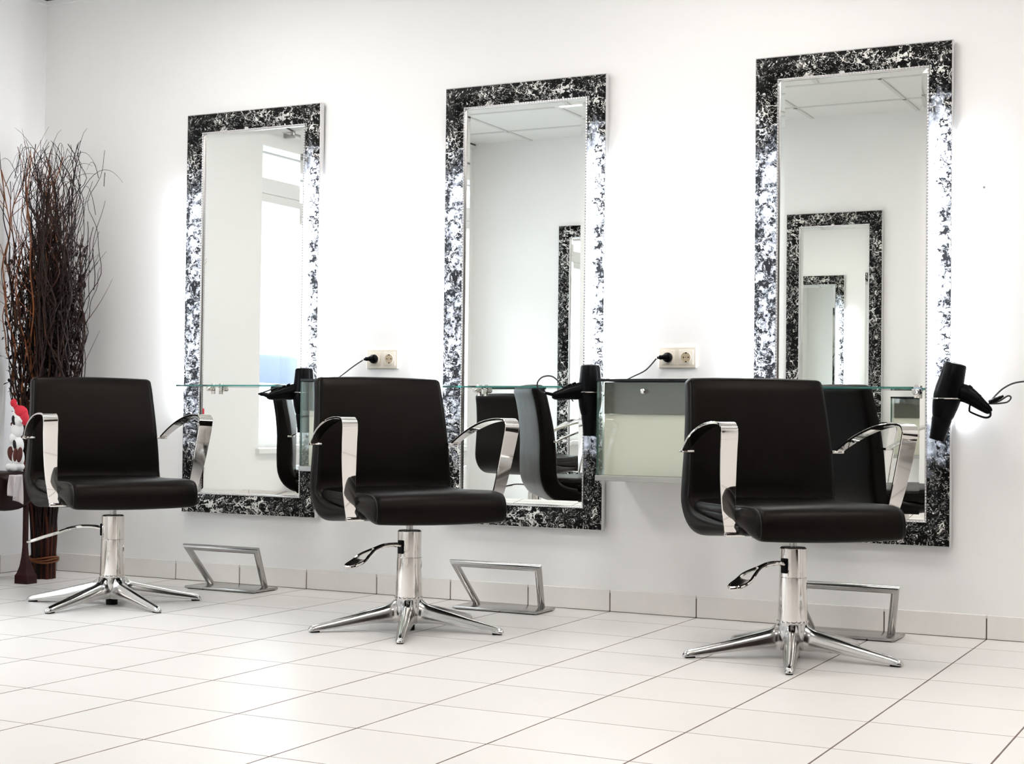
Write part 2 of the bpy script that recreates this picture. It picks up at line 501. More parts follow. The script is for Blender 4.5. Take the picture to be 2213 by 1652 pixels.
def baseboard(name, horiz, a, b, fixed, sgn, ph):
    bm = BM(); T = 0.35; h = 0.083; th = 0.010
    lo = a
    k = math.floor((a - ph) / T)
    edges = [a]
    while True:
        k += 1; e = ph + k * T
        if e >= b: break
        if e > a + 0.01: edges.append(e)
    edges.append(b)
    for e0, e1 in zip(edges, edges[1:]):
        g = 0.0022
        if horiz: box(bm, e0 + g, e1 - g, min(fixed, fixed + sgn * th), max(fixed, fixed + sgn * th), 0.002, h, bev=0.0015, seg=1)
        else: box(bm, min(fixed, fixed + sgn * th), max(fixed, fixed + sgn * th), e0 + g, e1 - g, 0.002, h, bev=0.0015, seg=1)
    if horiz: box(bm, a, b, min(fixed, fixed + sgn * 0.006), max(fixed, fixed + sgn * 0.006), 0.0, h - 0.012, mi=1)
    else: box(bm, min(fixed, fixed + sgn * 0.006), max(fixed, fixed + sgn * 0.006), a, b, 0.0, h - 0.012, mi=1)
    return struct(name, bm, [M_BASE, M_GROUT_SHADE], smooth=False)
baseboard('baseboard_back', True, WX0 + 0.01, WX1, 0.0, -1, 0.0)
baseboard('baseboard_left', False, OY + 0.012, -0.012, WX0, 1, -0.24)
baseboard('baseboard_front', True, WX0 + 0.012, OXE, OY, 1, 0.0)

# shop window
def window():
    bm = BM()
    x0, x1 = WX0 - 0.20, WX0 - 0.13
    box(bm, x0, x1, WY0, WY0 + 0.06, WZ0, WZ1, bev=0.004); box(bm, x0, x1, WY1 - 0.012, WY1, WZ0, WZ1, bev=0.003)
    box(bm, x0, x1, WY0 + 0.06, WY1 - 0.012, WZ0, WZ0 + 0.06, bev=0.004); box(bm, x0, x1, WY0 + 0.06, WY1 - 0.012, WZ1 - 0.012, WZ1, bev=0.003)
    box(bm, x0 - 0.01, x1 + 0.012, WY0 + 0.06, WY1 - 0.012, 2.035, 2.125, bev=0.004)
    box(bm, x0, x1 + 0.004, WY0 + 0.06, WY1 - 0.012, 1.985, 2.035, bev=0.004)
    box(bm, x0, x1, -2.95, -2.88, WZ0 + 0.06, 1.985, bev=0.004)
    w = struct('window_1', bm, M_WHITE, smooth=False)
    for nm, (a, b, c, d) in (('a', (WY0 + 0.06, -2.95, WZ0 + 0.06, 1.985)), ('b', (-2.88, WY1 - 0.012, WZ0 + 0.06, 1.985)), ('c', (WY0 + 0.06, WY1 - 0.012, 2.125, WZ1 - 0.012))):
        bm = BM(); box(bm, WX0 - 0.168, WX0 - 0.162, a, b, c, d); p = obj('pane', bm, M_PANE, w, smooth=False)
    bm = BM(); box(bm, WX0 - 0.13, WX0 + 0.03, WY0 - 0.03, WY1 + 0.03, WZ0 - 0.03, WZ0 + 0.001, bev=0.004); obj('window_sill', bm, M_WHITE, w, smooth=False)
window()
bm = BM(); tube(bm, [(WX0 + 0.06, WY0 - 0.1, 2.37), (WX0 + 0.06, WY1 + 0.02, 2.37)], 0.008, 10)
for y in (WY0, -2.9, -1.98): box(bm, WX0, WX0 + 0.07, y - 0.012, y + 0.012, 2.35, 2.39, bev=0.003)
tag(obj('curtain_rail', bm, M_STEEL), 'thin grey curtain rail above the shop window, seen in the leftmost mirror', 'curtain rail')

# radiator below the window
rad = thing('radiator', 'white ribbed radiator under the shop window', 'radiator', (WX0 + 0.10, -2.75, 0.0))
bm = BM()
for i in range(22): box(bm, -0.03, 0.03, -0.77 + i * 0.07, -0.77 + i * 0.07 + 0.05, 0.10, 0.42, bev=0.008)
obj('ribs', bm, M_WHITE, rad)
bm = BM(); box(bm, -0.02, 0.02, -0.78, 0.76, 0.115, 0.145, bev=0.005); box(bm, -0.02, 0.02, -0.78, 0.76, 0.375, 0.405, bev=0.005); obj('header_pipe', bm, M_WHITE, rad)
for y in (-0.6, 0.6):
    bm = BM(); box(bm, -0.095, -0.02, y - 0.02, y + 0.02, 0.2, 0.36); obj('bracket', bm, M_WHITE, rad, smooth=False)
    bm = BM(); box(bm, -0.015, 0.015, y - 0.015, y + 0.015, 0.0, 0.12); obj('foot', bm, M_WHITE, rad, smooth=False)

# ceiling lights
def ceiling_light(x, y, label):
    t = thing('ceiling_light', label, 'light', (x, y, CZ), 0, 'square recessed ceiling lights')
    w, d = GDX / 2 - 0.014, GDY / 2 - 0.014
    bm = BM()
    for (a, b, c, e) in ((-w, w, -d, -d + 0.03), (-w, w, d - 0.03, d), (-w, -w + 0.03, -d + 0.03, d - 0.03), (w - 0.03, w, -d + 0.03, d - 0.03)):
        box(bm, a, b, c, e, -0.016, 0.0)
    obj('frame', bm, M_WHITE, t, smooth=False)
    bm = BM(); box(bm, -w + 0.03, w - 0.03, -d + 0.03, d - 0.03, -0.010, -0.004); obj('diffuser', bm, M_PANEL, t, smooth=False)
cx = lambda k: GX0 + (k + 0.5) * GDX
cy = lambda k: GY0 + (k + 0.5) * GDY
for kx, ky, lb in ((-3, 0, 'square ceiling light glimpsed at the top right of the middle mirror'),
                   (1, 0, 'square ceiling light over the open end of the opposite wall'),
                   (-3, 3, 'square ceiling light above the left and middle chairs'),
                   (0, 3, 'square ceiling light above the right styling chair'),
                   (3, 3, 'square ceiling light near the right wall'),
                   (3, 0, 'square ceiling light right of where the photo is taken'),
                   (2, -4, 'square ceiling light behind where the photo is taken')):
    ceiling_light(cx(kx), cy(ky), lb)

# ------------------------------------------------------------------ mirrors
def frame_ring(bm, x0, x1, z0, z1, prof, mi_side=None):
    """mitred frame; prof list of (inset, height)"""
    loops = []
    for ins, h in prof:
        loops.append([bm.verts.new((x, -h, z)) for x, z in ((x0 + ins, z0 + ins), (x1 - ins, z0 + ins), (x1 - ins, z1 - ins), (x0 + ins, z1 - ins))])
    return loops

FW = 0.088
PROF = [(0.0, 0.016), (0.0, 0.036), (0.003, 0.039), (0.011, 0.040), (0.020, 0.046), (0.034, 0.049), (0.048, 0.046), (0.060, 0.038), (0.070, 0.032), (0.078, 0.030)]
TRIM = [(0.078, 0.031), (0.080, 0.034), (0.085, 0.034), (0.088, 0.028), (0.088, 0.020)]
def lit_range(z, z0):
    return 0.46 < z - z0 < 1.46

def make_mirror(w, h, lit=True):
    t = thing('salon_mirror', '', 'mirror', (0, 0, 0), 0, 'tall framed wall mirrors')
    # frame, cut into short lengths so the backlit lengths of the sides are separate pieces of glass
    bm = BM()
    def rails(bm, prof, sel, closed=False):
        n = len(prof)
        for i in range(n - 1):
            (a, ha), (b, hb) = prof[i], prof[i + 1]
            P = lambda ins, hh, x, z: bm.verts.new((x, -hh, z))
            if 'tb' in sel:
                bm.faces.new((P(a, ha, a, a), P(a, ha, w - a, a), P(b, hb, w - b, b), P(b, hb, b, b)))
                bm.faces.new((P(a, ha, a, h - a), P(b, hb, b, h - b), P(b, hb, w - b, h - b), P(a, ha, w - a, h - a)))
            if 'side' in sel:
                lo, hi = sel['side']
                za0 = a if lo is None else lo; zb0 = b if lo is None else lo
                za1 = h - a if hi is None else hi; zb1 = h - b if hi is None else hi
                for xa_, xb_ in ((a, b), (w - a, w - b)):
                    bm.faces.new((P(0, ha, xa_, za0), P(0, ha, xa_, za1), P(0, hb, xb_, zb1), P(0, hb, xb_, zb0)))
    rails(bm, PROF, {'tb': 1, 'side': (None, None)})
    bmesh.ops.remove_doubles(bm, verts=bm.verts, dist=1e-5)
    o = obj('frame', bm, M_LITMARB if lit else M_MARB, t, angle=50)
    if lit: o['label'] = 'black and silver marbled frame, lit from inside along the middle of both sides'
    # outer silver edge strip
    bm = BM(); rails(bm, [(-0.003, 0.012), (-0.003, 0.033), (0.0005, 0.037)], {'tb': 1, 'side': (None, None)}); bmesh.ops.remove_doubles(bm, verts=bm.verts, dist=1e-5)
    obj('edge_strip', bm, M_SILVER, t, angle=50)
    bm = BM(); rails(bm, TRIM, {'tb': 1, 'side': (None, None)}); bmesh.ops.remove_doubles(bm, verts=bm.verts, dist=1e-5)
    # beads along the sight edge
    sp = 0.011
    for z in np.arange(0.088, h - 0.08, sp):
        for x in (0.0825, w - 0.0825):
            blob(bm, (x, -0.0345, z), (0.0028, 0.0028, 0.0042), seg=6)
    for x in np.arange(0.09, w - 0.085, sp):
        for z in (0.0825, h - 0.0825):
            blob(bm, (x, -0.0345, z), (0.0042, 0.0028, 0.0028), seg=6)
    obj('beading', bm, M_SILVER, t, angle=40)
    # bevelled glass
    bm = BM(); a = 0.086; b = a + 0.021
    V = {}
    for nm, ins, hh in (('o', a, 0.0225), ('i', b, 0.0240)):
        V[nm] = [bm.verts.new((x, -hh, z)) for x, z in ((ins, ins), (w - ins, ins), (w - ins, h - ins), (ins, h - ins))]
    for k in range(4):
        j = (k + 1) % 4; bm.faces.new((V['o'][k], V['o'][j], V['i'][j], V['i'][k]))
    bm.faces.new(V['i'])
    obj('mirror_glass', bm, M_MIRROR, t, smooth=False)
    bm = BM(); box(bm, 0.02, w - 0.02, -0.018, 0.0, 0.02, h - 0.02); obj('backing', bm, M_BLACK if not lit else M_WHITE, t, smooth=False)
    if lit:
        for x in (0.006, w - 0.006):
            bm = BM(); tube(bm, [(x, -0.008, 0.42), (x, -0.008, 1.45)], 0.004, 8); obj('light_tube', bm, M_TUBE, t)
    return t

MIR_W, MIR_H = 0.706, 1.756
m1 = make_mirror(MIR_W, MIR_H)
MX = [-3.450, -2.132, -0.826]; MZ = [0.306, 0.312, 0.312]
LAB = ['tall silver-black marbled mirror, leftmost on the wall, behind the left styling chair',
       'tall marbled wall mirror between the two wall sockets, partly behind the middle chair',
       'tall marbled wall mirror furthest right, behind the right styling chair']
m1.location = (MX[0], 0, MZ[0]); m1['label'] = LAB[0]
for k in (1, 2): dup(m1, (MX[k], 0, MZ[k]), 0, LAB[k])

# the lamps behind the mirror sides shine sideways along the wall
for k in range(3):
    for sx in (-1, 1):
        L = bpy.data.lights.new('mirror_side_light', 'AREA'); L.shape = 'RECTANGLE'; L.size = 0.014; L.size_y = 1.0
        L.energy = STRIP; L.color = (0.86, 0.92, 1.0)
        o = bpy.data.objects.new('mirror_side_light', L); COL.objects.link(o)
        x = MX[k] + (MIR_W + 0.010 if sx > 0 else -0.010)
        o.location = (x, -0.012, MZ[k] + 0.93)
        o.rotation_euler = (0, -sx * PI / 2, 0)
        # light size_y runs along local y: turn it upright
        o.rotation_euler = Matrix(((0, 0, -sx), (-sx, 0, 0), (0, 1, 0))).to_euler() if False else Vector((0, 0, 0))
        zax = Vector((-sx, 0.0, 0)).normalized(); yax = Vector((0, 0, 1)); xax = yax.cross(zax)
        o.matrix_world = Matrix(((xax.x, yax.x, zax.x, o.location.x), (xax.y, yax.y, zax.y, o.location.y), (xax.z, yax.z, zax.z, o.location.z), (0, 0, 0, 1)))

# mirrors of the opposite wall, seen only as reflections
om = make_mirror(0.616, MIR_H, lit=False)
om.location = (-1.380, OY, 0.308); om.rotation_euler = (0, 0, PI); om['label'] = 'dark framed mirror on the opposite wall, reflected in the right mirror'
om['group'] = 'mirrors on the opposite wall'
dup(om, (-3.012, OY, 0.308), PI, 'dark framed mirror on the opposite wall, its edge reflected in the middle mirror')

# ------------------------------------------------------------------ glass shelves
def make_shelf():
    t = thing('glass_shelf', '', 'shelf', (0, 0, 0), 0, 'glass shelves across the mirrors')
    bm = BM(); box(bm, 0, 0.525, -0.20, -0.052, 0, 0.007, bev=0.0008, seg=1)
    for fc in bm.faces: fc.material_index = 0 if abs(fc.normal.z) > 0.9 else 1
    obj('glass_plate', bm, [M_GLASS, M_GEDGE], t, smooth=False)
    for x in (0.085, 0.505):
        bm = BM()
        lathe(bm, [(0.0, 0.0), (0.008, 0.0), (0.009, 0.002), (0.009, 0.045), (0.007, 0.05), (0, 0.05)], 16,
              Matrix.Translation((x, -0.046, -0.009)) @ Matrix.Rotation(PI / 2, 4, 'X'))
        box(bm, x - 0.012, x + 0.012, -0.085, -0.05, -0.004, 0.0, bev=0.001)
        box(bm, x - 0.010, x + 0.010, -0.053, -0.049, -0.030, 0.016, bev=0.001)
        obj('shelf_clip', bm, M_CHROME, t)
    return t
sh = make_shelf()
SX = [MX[k] + 0.0905 for k in range(3)]
SL = ['thin green-edged glass shelf across the leftmost mirror', 'thin green-edged glass shelf across the middle mirror', 'thin green-edged glass shelf across the right mirror']
sh.location = (SX[0], 0, 0.856); sh['label'] = SL[0]
for k in (1, 2): dup(sh, (SX[k], 0, 0.854), 0, SL[k])

# ------------------------------------------------------------------ cabinets
M_CABBACK = mat('cabinet_beige_back', (0.74, 0.70, 0.62), 0.5)
M_DRAWER = mat('cabinet_grey_box', (0.10, 0.093, 0.08), 0.35)
M_CABSTEEL = mat('cabinet_base_metal', (0.42, 0.41, 0.39), 0.35, 0.8)
def make_cabinet():
    w, d, h = 0.384, 0.25, 0.346
    t = thing('glass_cabinet', '', 'cabinet', (0, 0, 0), 0, 'glass-fronted wall cabinets')
    bm = BM(); box(bm, -0.004, w + 0.004, -d - 0.003, 0, -0.020, 0.0, bev=0.0015); obj('base_board', bm, M_CABSTEEL, t, smooth=False)
    bm = BM(); box(bm, -0.002, w + 0.002, -d, 0, h, h + 0.010, bev=0.001); obj('top_board', bm, M_DARKBOARD, t, smooth=False)
    for x in (0.0, w - 0.006):
        bm = BM(); box(bm, x, x + 0.006, -d + 0.007, 0, 0, h)
        for fc in bm.faces: fc.material_index = 0 if abs(fc.normal.x) > 0.9 else 1
        obj('side_panel', bm, [M_CABGLASS, M_CABEDGE], t, smooth=False)
    bm = BM(); box(bm, 0.006, w - 0.006, -0.008, 0, 0, h); obj('back_panel', bm, M_CABBACK, t, smooth=False)
    bm = BM(); box(bm, 0.012, w - 0.012, -d + 0.04, -0.02, h * 0.655, h - 0.002, bev=0.002); obj('inner_box', bm, M_DRAWER, t, smooth=False)
    bm = BM(); box(bm, 0.010, w - 0.010, -d + 0.05, -0.01, 0.0005, h * 0.654, bev=0.001); obj('lower_box', bm, M_CABBACK, t, smooth=False)
    dr = BM(); box(dr, 0.0, w, -d, -d + 0.006, 0.002, h - 0.003)
    for fc in dr.faces: fc.material_index = 0 if abs(fc.normal.y) > 0.9 else 1
    do = obj('glass_door', dr, [M_CABGLASS, M_CABEDGE], t, smooth=False)
    bm = BM(); lathe(bm, [(0, 0), (0.005, 0), (0.005, 0.006), (0.0095, 0.010), (0.0095, 0.017), (0.006, 0.020), (0, 0.020)], 20, Matrix.Translation((w * 0.49, -d, h - 0.036)) @ Matrix.Rotation(PI / 2, 4, 'X'))
    obj('knob', bm, M_CHROME, do)
    return t
cb = make_cabinet(); cb.location = (-1.357, 0, 0.531)
cb['label'] = 'glass-fronted wall cabinet between the middle and right styling chairs'
dup(cb, (-2.676, 0, 0.531), 0, 'glass-fronted wall cabinet half hidden behind the middle chair')
dup(cb, (-0.885, OY, 0.531), PI, 'dark glass cabinet on the opposite wall, reflected in the right mirror', 'glass-fronted wall cabinets')

# ------------------------------------------------------------------ sockets
def make_socket():
    t = thing('wall_socket', '', 'socket', (0, 0, 0), 0, 'double wall sockets')
    bm = BM(); box(bm, -0.076, 0.076, -0.010, 0, -0.0405, 0.0405, bev=0.004, seg=3); obj('cover_plate', bm, M_SOCKET, t)
    for x in (-0.0355, 0.0355):
        bm = BM(); box(bm, x - 0.0285, x + 0.0285, -0.0122, -0.009, -0.0285, 0.0285, bev=0.0012, seg=2)
        lathe(bm, [(0.0205, 0.0), (0.0205, 0.0025), (0.0195, 0.003), (0.0188, 0.0005), (0.0, 0.0005)], 32, Matrix.Translation((x, -0.0118, 0)) @ Matrix.Rotation(PI / 2, 4, 'X'), cap=False)
        o = obj('socket_insert', bm, M_SOCKET, t)
        bm = BM(); lathe(bm, [(0.0185, 0), (0.0185, 0.0012), (0, 0.0012)], 28, Matrix.Translation((x, -0.0118, 0)) @ Matrix.Rotation(PI / 2, 4, 'X'))
        c = obj('well', bm, M_SOCKIN, o)
        bm = BM()
        for dx, dz, rr in ((-0.0095, 0, 0.0026), (0.0095, 0, 0.0026), (0, 0.0, 0.0013), (0, 0.0165, 0.0028), (0, -0.0165, 0.0028)):
            lathe(bm, [(rr, 0), (rr, 0.001), (0, 0.001)], 12, Matrix.Translation((x + dx, -0.0127, dz)) @ Matrix.Rotation(PI / 2, 4, 'X'))
        obj('pin_hole', bm, M_BLACK, o)
    return t
so = make_socket(); so.location = (-2.4375, 0, 0.9755); so['label'] = 'cream double wall socket between the left and middle mirrors'
dup(so, (-1.134, 0, 0.9735), 0, 'cream double wall socket between the middle and right mirrors')

# ------------------------------------------------------------------ hair dryers with cords, and their holders
def make_dryer(flip):
    """barrel along z, handle towards +x (or -x when flip)"""
    s = -1 if flip else 1
    t = thing('hair_dryer', '', 'hair dryer', (0, 0, 0), 0, 'black hair dryers')
    bm = BM()
    lathe(bm, [(0, 0.108), (0.026, 0.108), (0.034, 0.1055), (0.0375, 0.100), (0.041, 0.06), (0.0462, 0.02), (0.0470, -0.01), (0.043, -0.045), (0.036, -0.075), (0.032, -0.085)], 36)
    obj('body', bm, M_BLACK, t)
    bm = BM()
    for k in range(5): 
        rr = 0.006 + k * 0.0045
        tube(bm, [(rr * math.cos(a), rr * math.sin(a), 0.1083) for a in np.linspace(0, 2 * PI, 20, endpoint=False)], 0.0009, 5, closed=True)
    obj('air_grille', bm, M_STEEL, t)
    bm = BM()
    n = 28; rings = []
    for z, rx, ry in ((-0.083, 0.0325, 0.0325), (-0.088, 0.0335, 0.0335), (-0.12, 0.029, 0.028), (-0.150, 0.026, 0.024), (-0.160, 0.026, 0.023)):
        rings.append([bm.verts.new((rx * math.cos(2 * PI * i / n), ry * math.sin(2 * PI * i / n), z)) for i in range(n)])
    for A, B in zip(rings, rings[1:]):
        for i in range(n): bm.faces.new((A[i], A[(i + 1) % n], B[(i + 1) % n], B[i]))
    bm.faces.new(rings[-1]); bm.faces.new(rings[0]); obj('nozzle', bm, M_BLACK, t)
    # handle: fat grip that narrows
    kz = 0.45 if flip else 1.0
    P = crom([(0.030 * s, 0, 0.014, 0.031, 0.020), (0.055 * s, 0, 0.014 * kz, 0.031, 0.021), (0.085 * s, 0, 0.004 * kz, 0.026, 0.019), (0.115 * s, 0, -0.010 * kz, 0.020, 0.016), (0.142 * s, 0, -0.022 * kz, 0.014, 0.012), (0.150 * s, 0, -0.026 * kz, 0.008, 0.008)], 5)
    bm = BM(); rings = []; n = 18
    for i, p in enumerate(P):
        a = P[max(i - 1, 0)]; b = P[min(i + 1, len(P) - 1)]
        tt = Vector((b[0] - a[0], 0, b[2] - a[2])).normalized(); nn = Vector((-tt.z, 0, tt.x))
        rings.append([bm.verts.new(Vector(p[:3]) + nn * p[3] * math.cos(2 * PI * k / n) + Vector((0, 1, 0)) * p[4] * math.sin(2 * PI * k / n)) for k in range(n)])
    for A, B in zip(rings, rings[1:]):
        for i in range(n): bm.faces.new((A[i], A[(i + 1) % n], B[(i + 1) % n], B[i]))
    bm.faces.new(rings[-1]); bm.faces.new(rings[0]); hd = obj('handle', bm, M_BLACK, t)
    for x, z in ((0.066, 0.040 if not flip else 0.036), (0.084, 0.028 if not flip else 0.030), (0.100, 0.019 if not flip else 0.022)):
        bm = BM(); box(bm, -0.008, 0.008, -0.007, 0.007, -0.004, 0.005, bev=0.003, mat=Matrix.Translation((x * s, 0, z)) @ Matrix.Rotation(0.45 * s, 4, 'Y')); obj('switch', bm, M_BLACK, hd)
    # bent rubber sleeve and hanging eye
    bm = BM(); tube(bm, crom([(0.080 * s, -0.008, -0.012 * kz), (0.082 * s, -0.010, -0.030 * kz - 0.004), (0.090 * s, -0.010, -0.038 * kz - 0.004), (0.135 * s, -0.010, -0.046 * kz - 0.002), (0.152 * s, -0.008, -0.040 * kz), (0.150 * s, -0.004, -0.026 * kz)], 6), 0.0035, 8); obj('hanging_eye', bm, M_BLACK, hd)
    return t

def cord(parent, pts, rad=0.0028):
    bm = BM(); tube(bm, crom(pts, 8), rad, 8); return obj('cord', bm, M_CORD, parent)
def plug(parent, p, W_=None):
    bm = BM()
    mtx = Matrix.Translation(Vector(p)) @ Matrix.Rotation(PI / 2, 4, 'X')
    lathe(bm, [(0, 0), (0.018, 0), (0.0185, 0.004), (0.018, 0.012), (0.012, 0.018), (0, 0.018)], 28, mtx)
    tube(bm, crom([(p[0] + 0.004, p[1] - 0.016, p[2] + 0.001), (p[0] - 0.008, p[1] - 0.024, p[2]), (p[0] - 0.024, p[1] - 0.026, p[2] - 0.001), (p[0] - 0.032, p[1] - 0.026, p[2] - 0.003)], 4), [0.011] * 5 + [0.0085] * 4 + [0.005] * 4, 12)
    if W_ is not None: bmesh.ops.transform(bm, matrix=W_, verts=bm.verts)
    return obj('plug', bm, M_BLACK, parent)

def holder(x, y, z, wallx, label, side):
    t = thing('dryer_holder', label, 'holder', (x, y, z), 0, 'chrome ring holders for the hair dryers')
    bm = BM(); R_ = 0.0496
    tube(bm, [(R_ * math.cos(a), R_ * math.sin(a), 0) for a in np.linspace(0, 2 * PI, 40, endpoint=False)], 0.0026, 8, closed=True); obj('ring', bm, M_CHROME, t)
    if side:       # screwed to the side of a cabinet
        bm = BM(); tube(bm, [(R_ * 0.7, R_ * 0.7, 0), (side - 0.002, R_ * 0.7 + 0.012, 0)], 0.0026, 8); obj('arm', bm, M_CHROME, t)
        bm = BM(); box(bm, side - 0.004, side, 0.02, 0.07, -0.012, 0.012, bev=0.001); obj('mounting_plate', bm, M_CHROME, t)
    else:
        bm = BM(); tube(bm, [(0, R_, 0), (0, -y - 0.049, 0)], 0.0026, 8); obj('arm', bm, M_CHROME, t)
        bm = BM(); box(bm, -0.02, 0.02, -y - 0.052, -y - 0.046, -0.012, 0.012, bev=0.001); obj('mounting_plate', bm, M_CHROME, t)

D2 = (-1.428, -0.150, 0.834); D1 = (-2.728, -0.150, 0.826); D3 = (-0.105, -0.150, 0.838)
RZ = PI / 4
dr = make_dryer(True)
dr.location = D2; dr['label'] = 'black hair dryer hanging beside the cabinet next to the middle mirror'
d1 = dup(dr, D1, 0, 'black hair dryer next to the leftmost mirror, left of the half-hidden cabinet')
dr.rotation_euler = (0, 0, RZ); d1.rotation_euler = (0, 0, RZ)
d3 = make_dryer(False); d3['group'] = 'black hair dryers'
d3.location = D3; d3.rotation_euler = (0, 0.235, 0); d3['label'] = 'black hair dryer hanging at the right edge of the right mirror'
# cords (children, given in the dryer's own frame)
_ri = Matrix.Rotation(-RZ, 4, 'Z')
def rel(D, pts): return [tuple(_ri @ Vector((p[0] - D[0], p[1] - D[1], p[2] - D[2]))) for p in pts]
cord(dr, [(-0.10, 0, -0.005), (-0.17, -0.005, -0.004), (-0.205, -0.01, 0.008), (-0.215, -0.01, 0.035), (-0.195, -0.01, 0.058), (-0.16, -0.008, 0.062), (-0.13, 0.0, 0.045), (-0.10, 0.01, 0.012), (-0.05, 0.05, -0.03)])
bm = BM(); tube(bm, crom([(-0.13, 0, -0.010), (-0.155, -0.003, -0.006), (-0.185, -0.006, 0.000)], 4), [0.008] * 4 + [0.006] * 3 + [0.005] * 2, 10); obj('cord_sleeve', bm, M_BLACK, dr)
cord(dr, rel(D2, [(-1.46, -0.10, 0.80), (-1.40, -0.03, 0.84), (-1.345, -0.035, 0.880), (-1.30, -0.045, 0.900), (-1.245, -0.05, 0.925), (-1.204, -0.046, 0.968)]))
plug(dr, (-1.1695, -0.0145, 0.9735), _ri @ Matrix.Translation(-Vector(D2)))
cord(d1, [(-0.12, 0, -0.015), (-0.155, -0.005, 0.000), (-0.175, -0.01, 0.002), (-0.15, -0.01, 0.012), (-0.11, 0, 0.026), (-0.06, 0.02, 0.02), (-0.03, 0.05, -0.03)])
bm = BM(); tube(bm, crom([(-0.135, 0, -0.012), (-0.165, -0.003, -0.004), (-0.19, -0.006, -0.002)], 4), [0.010] * 4 + [0.008] * 3 + [0.004] * 2, 10); obj('cord_sleeve', bm, M_BLACK, d1)
cord(d1, rel(D1, [(-2.76, -0.08, 0.80), (-2.70, -0.03, 0.85), (-2.655, -0.04, 0.882), (-2.60, -0.045, 0.915), (-2.55, -0.05, 0.945), (-2.508, -0.046, 0.970)]))
plug(d1, (-2.473, -0.0145, 0.9755), _ri @ Matrix.Translation(-Vector(D1)))
inv = Matrix.Rotation(-0.235, 4, 'Y')
def rel3(pts): return [tuple(inv @ (Vector(p) - Vector(D3))) for p in pts]
cord(d3, rel3([(0.030, -0.15, 0.806), (0.062, -0.152, 0.815), (0.090, -0.154, 0.832), (0.100, -0.154, 0.826), (0.088, -0.152, 0.812), (0.060, -0.15, 0.807), (0.035, -0.15, 0.806)]))
bm = BM(); tube(bm, crom(rel3([(0.030, -0.15, 0.810), (0.052, -0.151, 0.820), (0.076, -0.153, 0.832)]), 4), [0.008] * 5 + [0.006] * 2 + [0.004] * 2, 10); obj('cord_sleeve', bm, M_BLACK, d3)
cord(d3, rel3([(0.02, -0.13, 0.80), (0.035, -0.06, 0.835), (0.06, -0.035, 0.862), (0.10, -0.03, 0.880), (0.16, -0.02, 0.882), (0.24, -0.012, 0.86), (0.30, -0.012, 0.78)]), 0.003)
holder(D2[0], D2[1], 0.838, 0, 'thin chrome ring holding the dryer beside the middle mirror', -1.357 - D2[0])
holder(D1[0], D1[1], 0.832, 0, 'thin chrome ring holding the dryer beside the leftmost mirror', -2.676 - D1[0] + 0.002)
holder(D3[0] - 0.004, D3[1], 0.822, 0, 'thin chrome ring holding the dryer at the right mirror', None)

# ------------------------------------------------------------------ styling chairs
BACKP = [(0.286, 0.864), (0.276, 0.84), (0.262, 0.78), (0.246, 0.70), (0.236, 0.62), (0.232, 0.55), (0.230, 0.49), (0.20, 0.455), (0.10, 0.435), (0.0, 0.43), (-0.10, 0.43), (-0.145, 0.425),
         (-0.155, 0.410), (-0.135, 0.394), (-0.05, 0.388), (0.06, 0.378), (0.16, 0.372), (0.225, 0.382), (0.275, 0.415), (0.302, 0.47), (0.308, 0.55), (0.308, 0.64), (0.316, 0.73), (0.330, 0.81), (0.342, 0.855), (0.334, 0.874), (0.312, 0.879), (0.294, 0.876)]
SEATP = [(0.225, 0.484), (0.12, 0.483), (0.0, 0.484), (-0.12, 0.488), (-0.20, 0.490), (-0.245, 0.486), (-0.272, 0.474), (-0.286, 0.452), (-0.291, 0.425), (-0.286, 0.397), (-0.272, 0.386), (-0.24, 0.386), (-0.20, 0.396), (-0.165, 0.408), (-0.10, 0.418), (0.05, 0.425), (0.20, 0.430), (0.225, 0.45)]
def backw(y, z):
    t = min(max((z - 0.48) / 0.38, 0), 1)
    w = 0.268 - 0.025 * t
    if z < 0.48: w -= 0.006 * min(1, (0.48 - z) / 0.1)
    if y < 0.15 and z < 0.47: w -= 0.020 * min(1, (0.15 - y) / 0.2)
    return w
def seatw(y, z):
    return 0.247 - 0.006 * min(max((-y - 0.1) / 0.19, 0), 1) + 0.004 * math.sin(PI * min(max((0.23 - y) / 0.5, 0), 1))

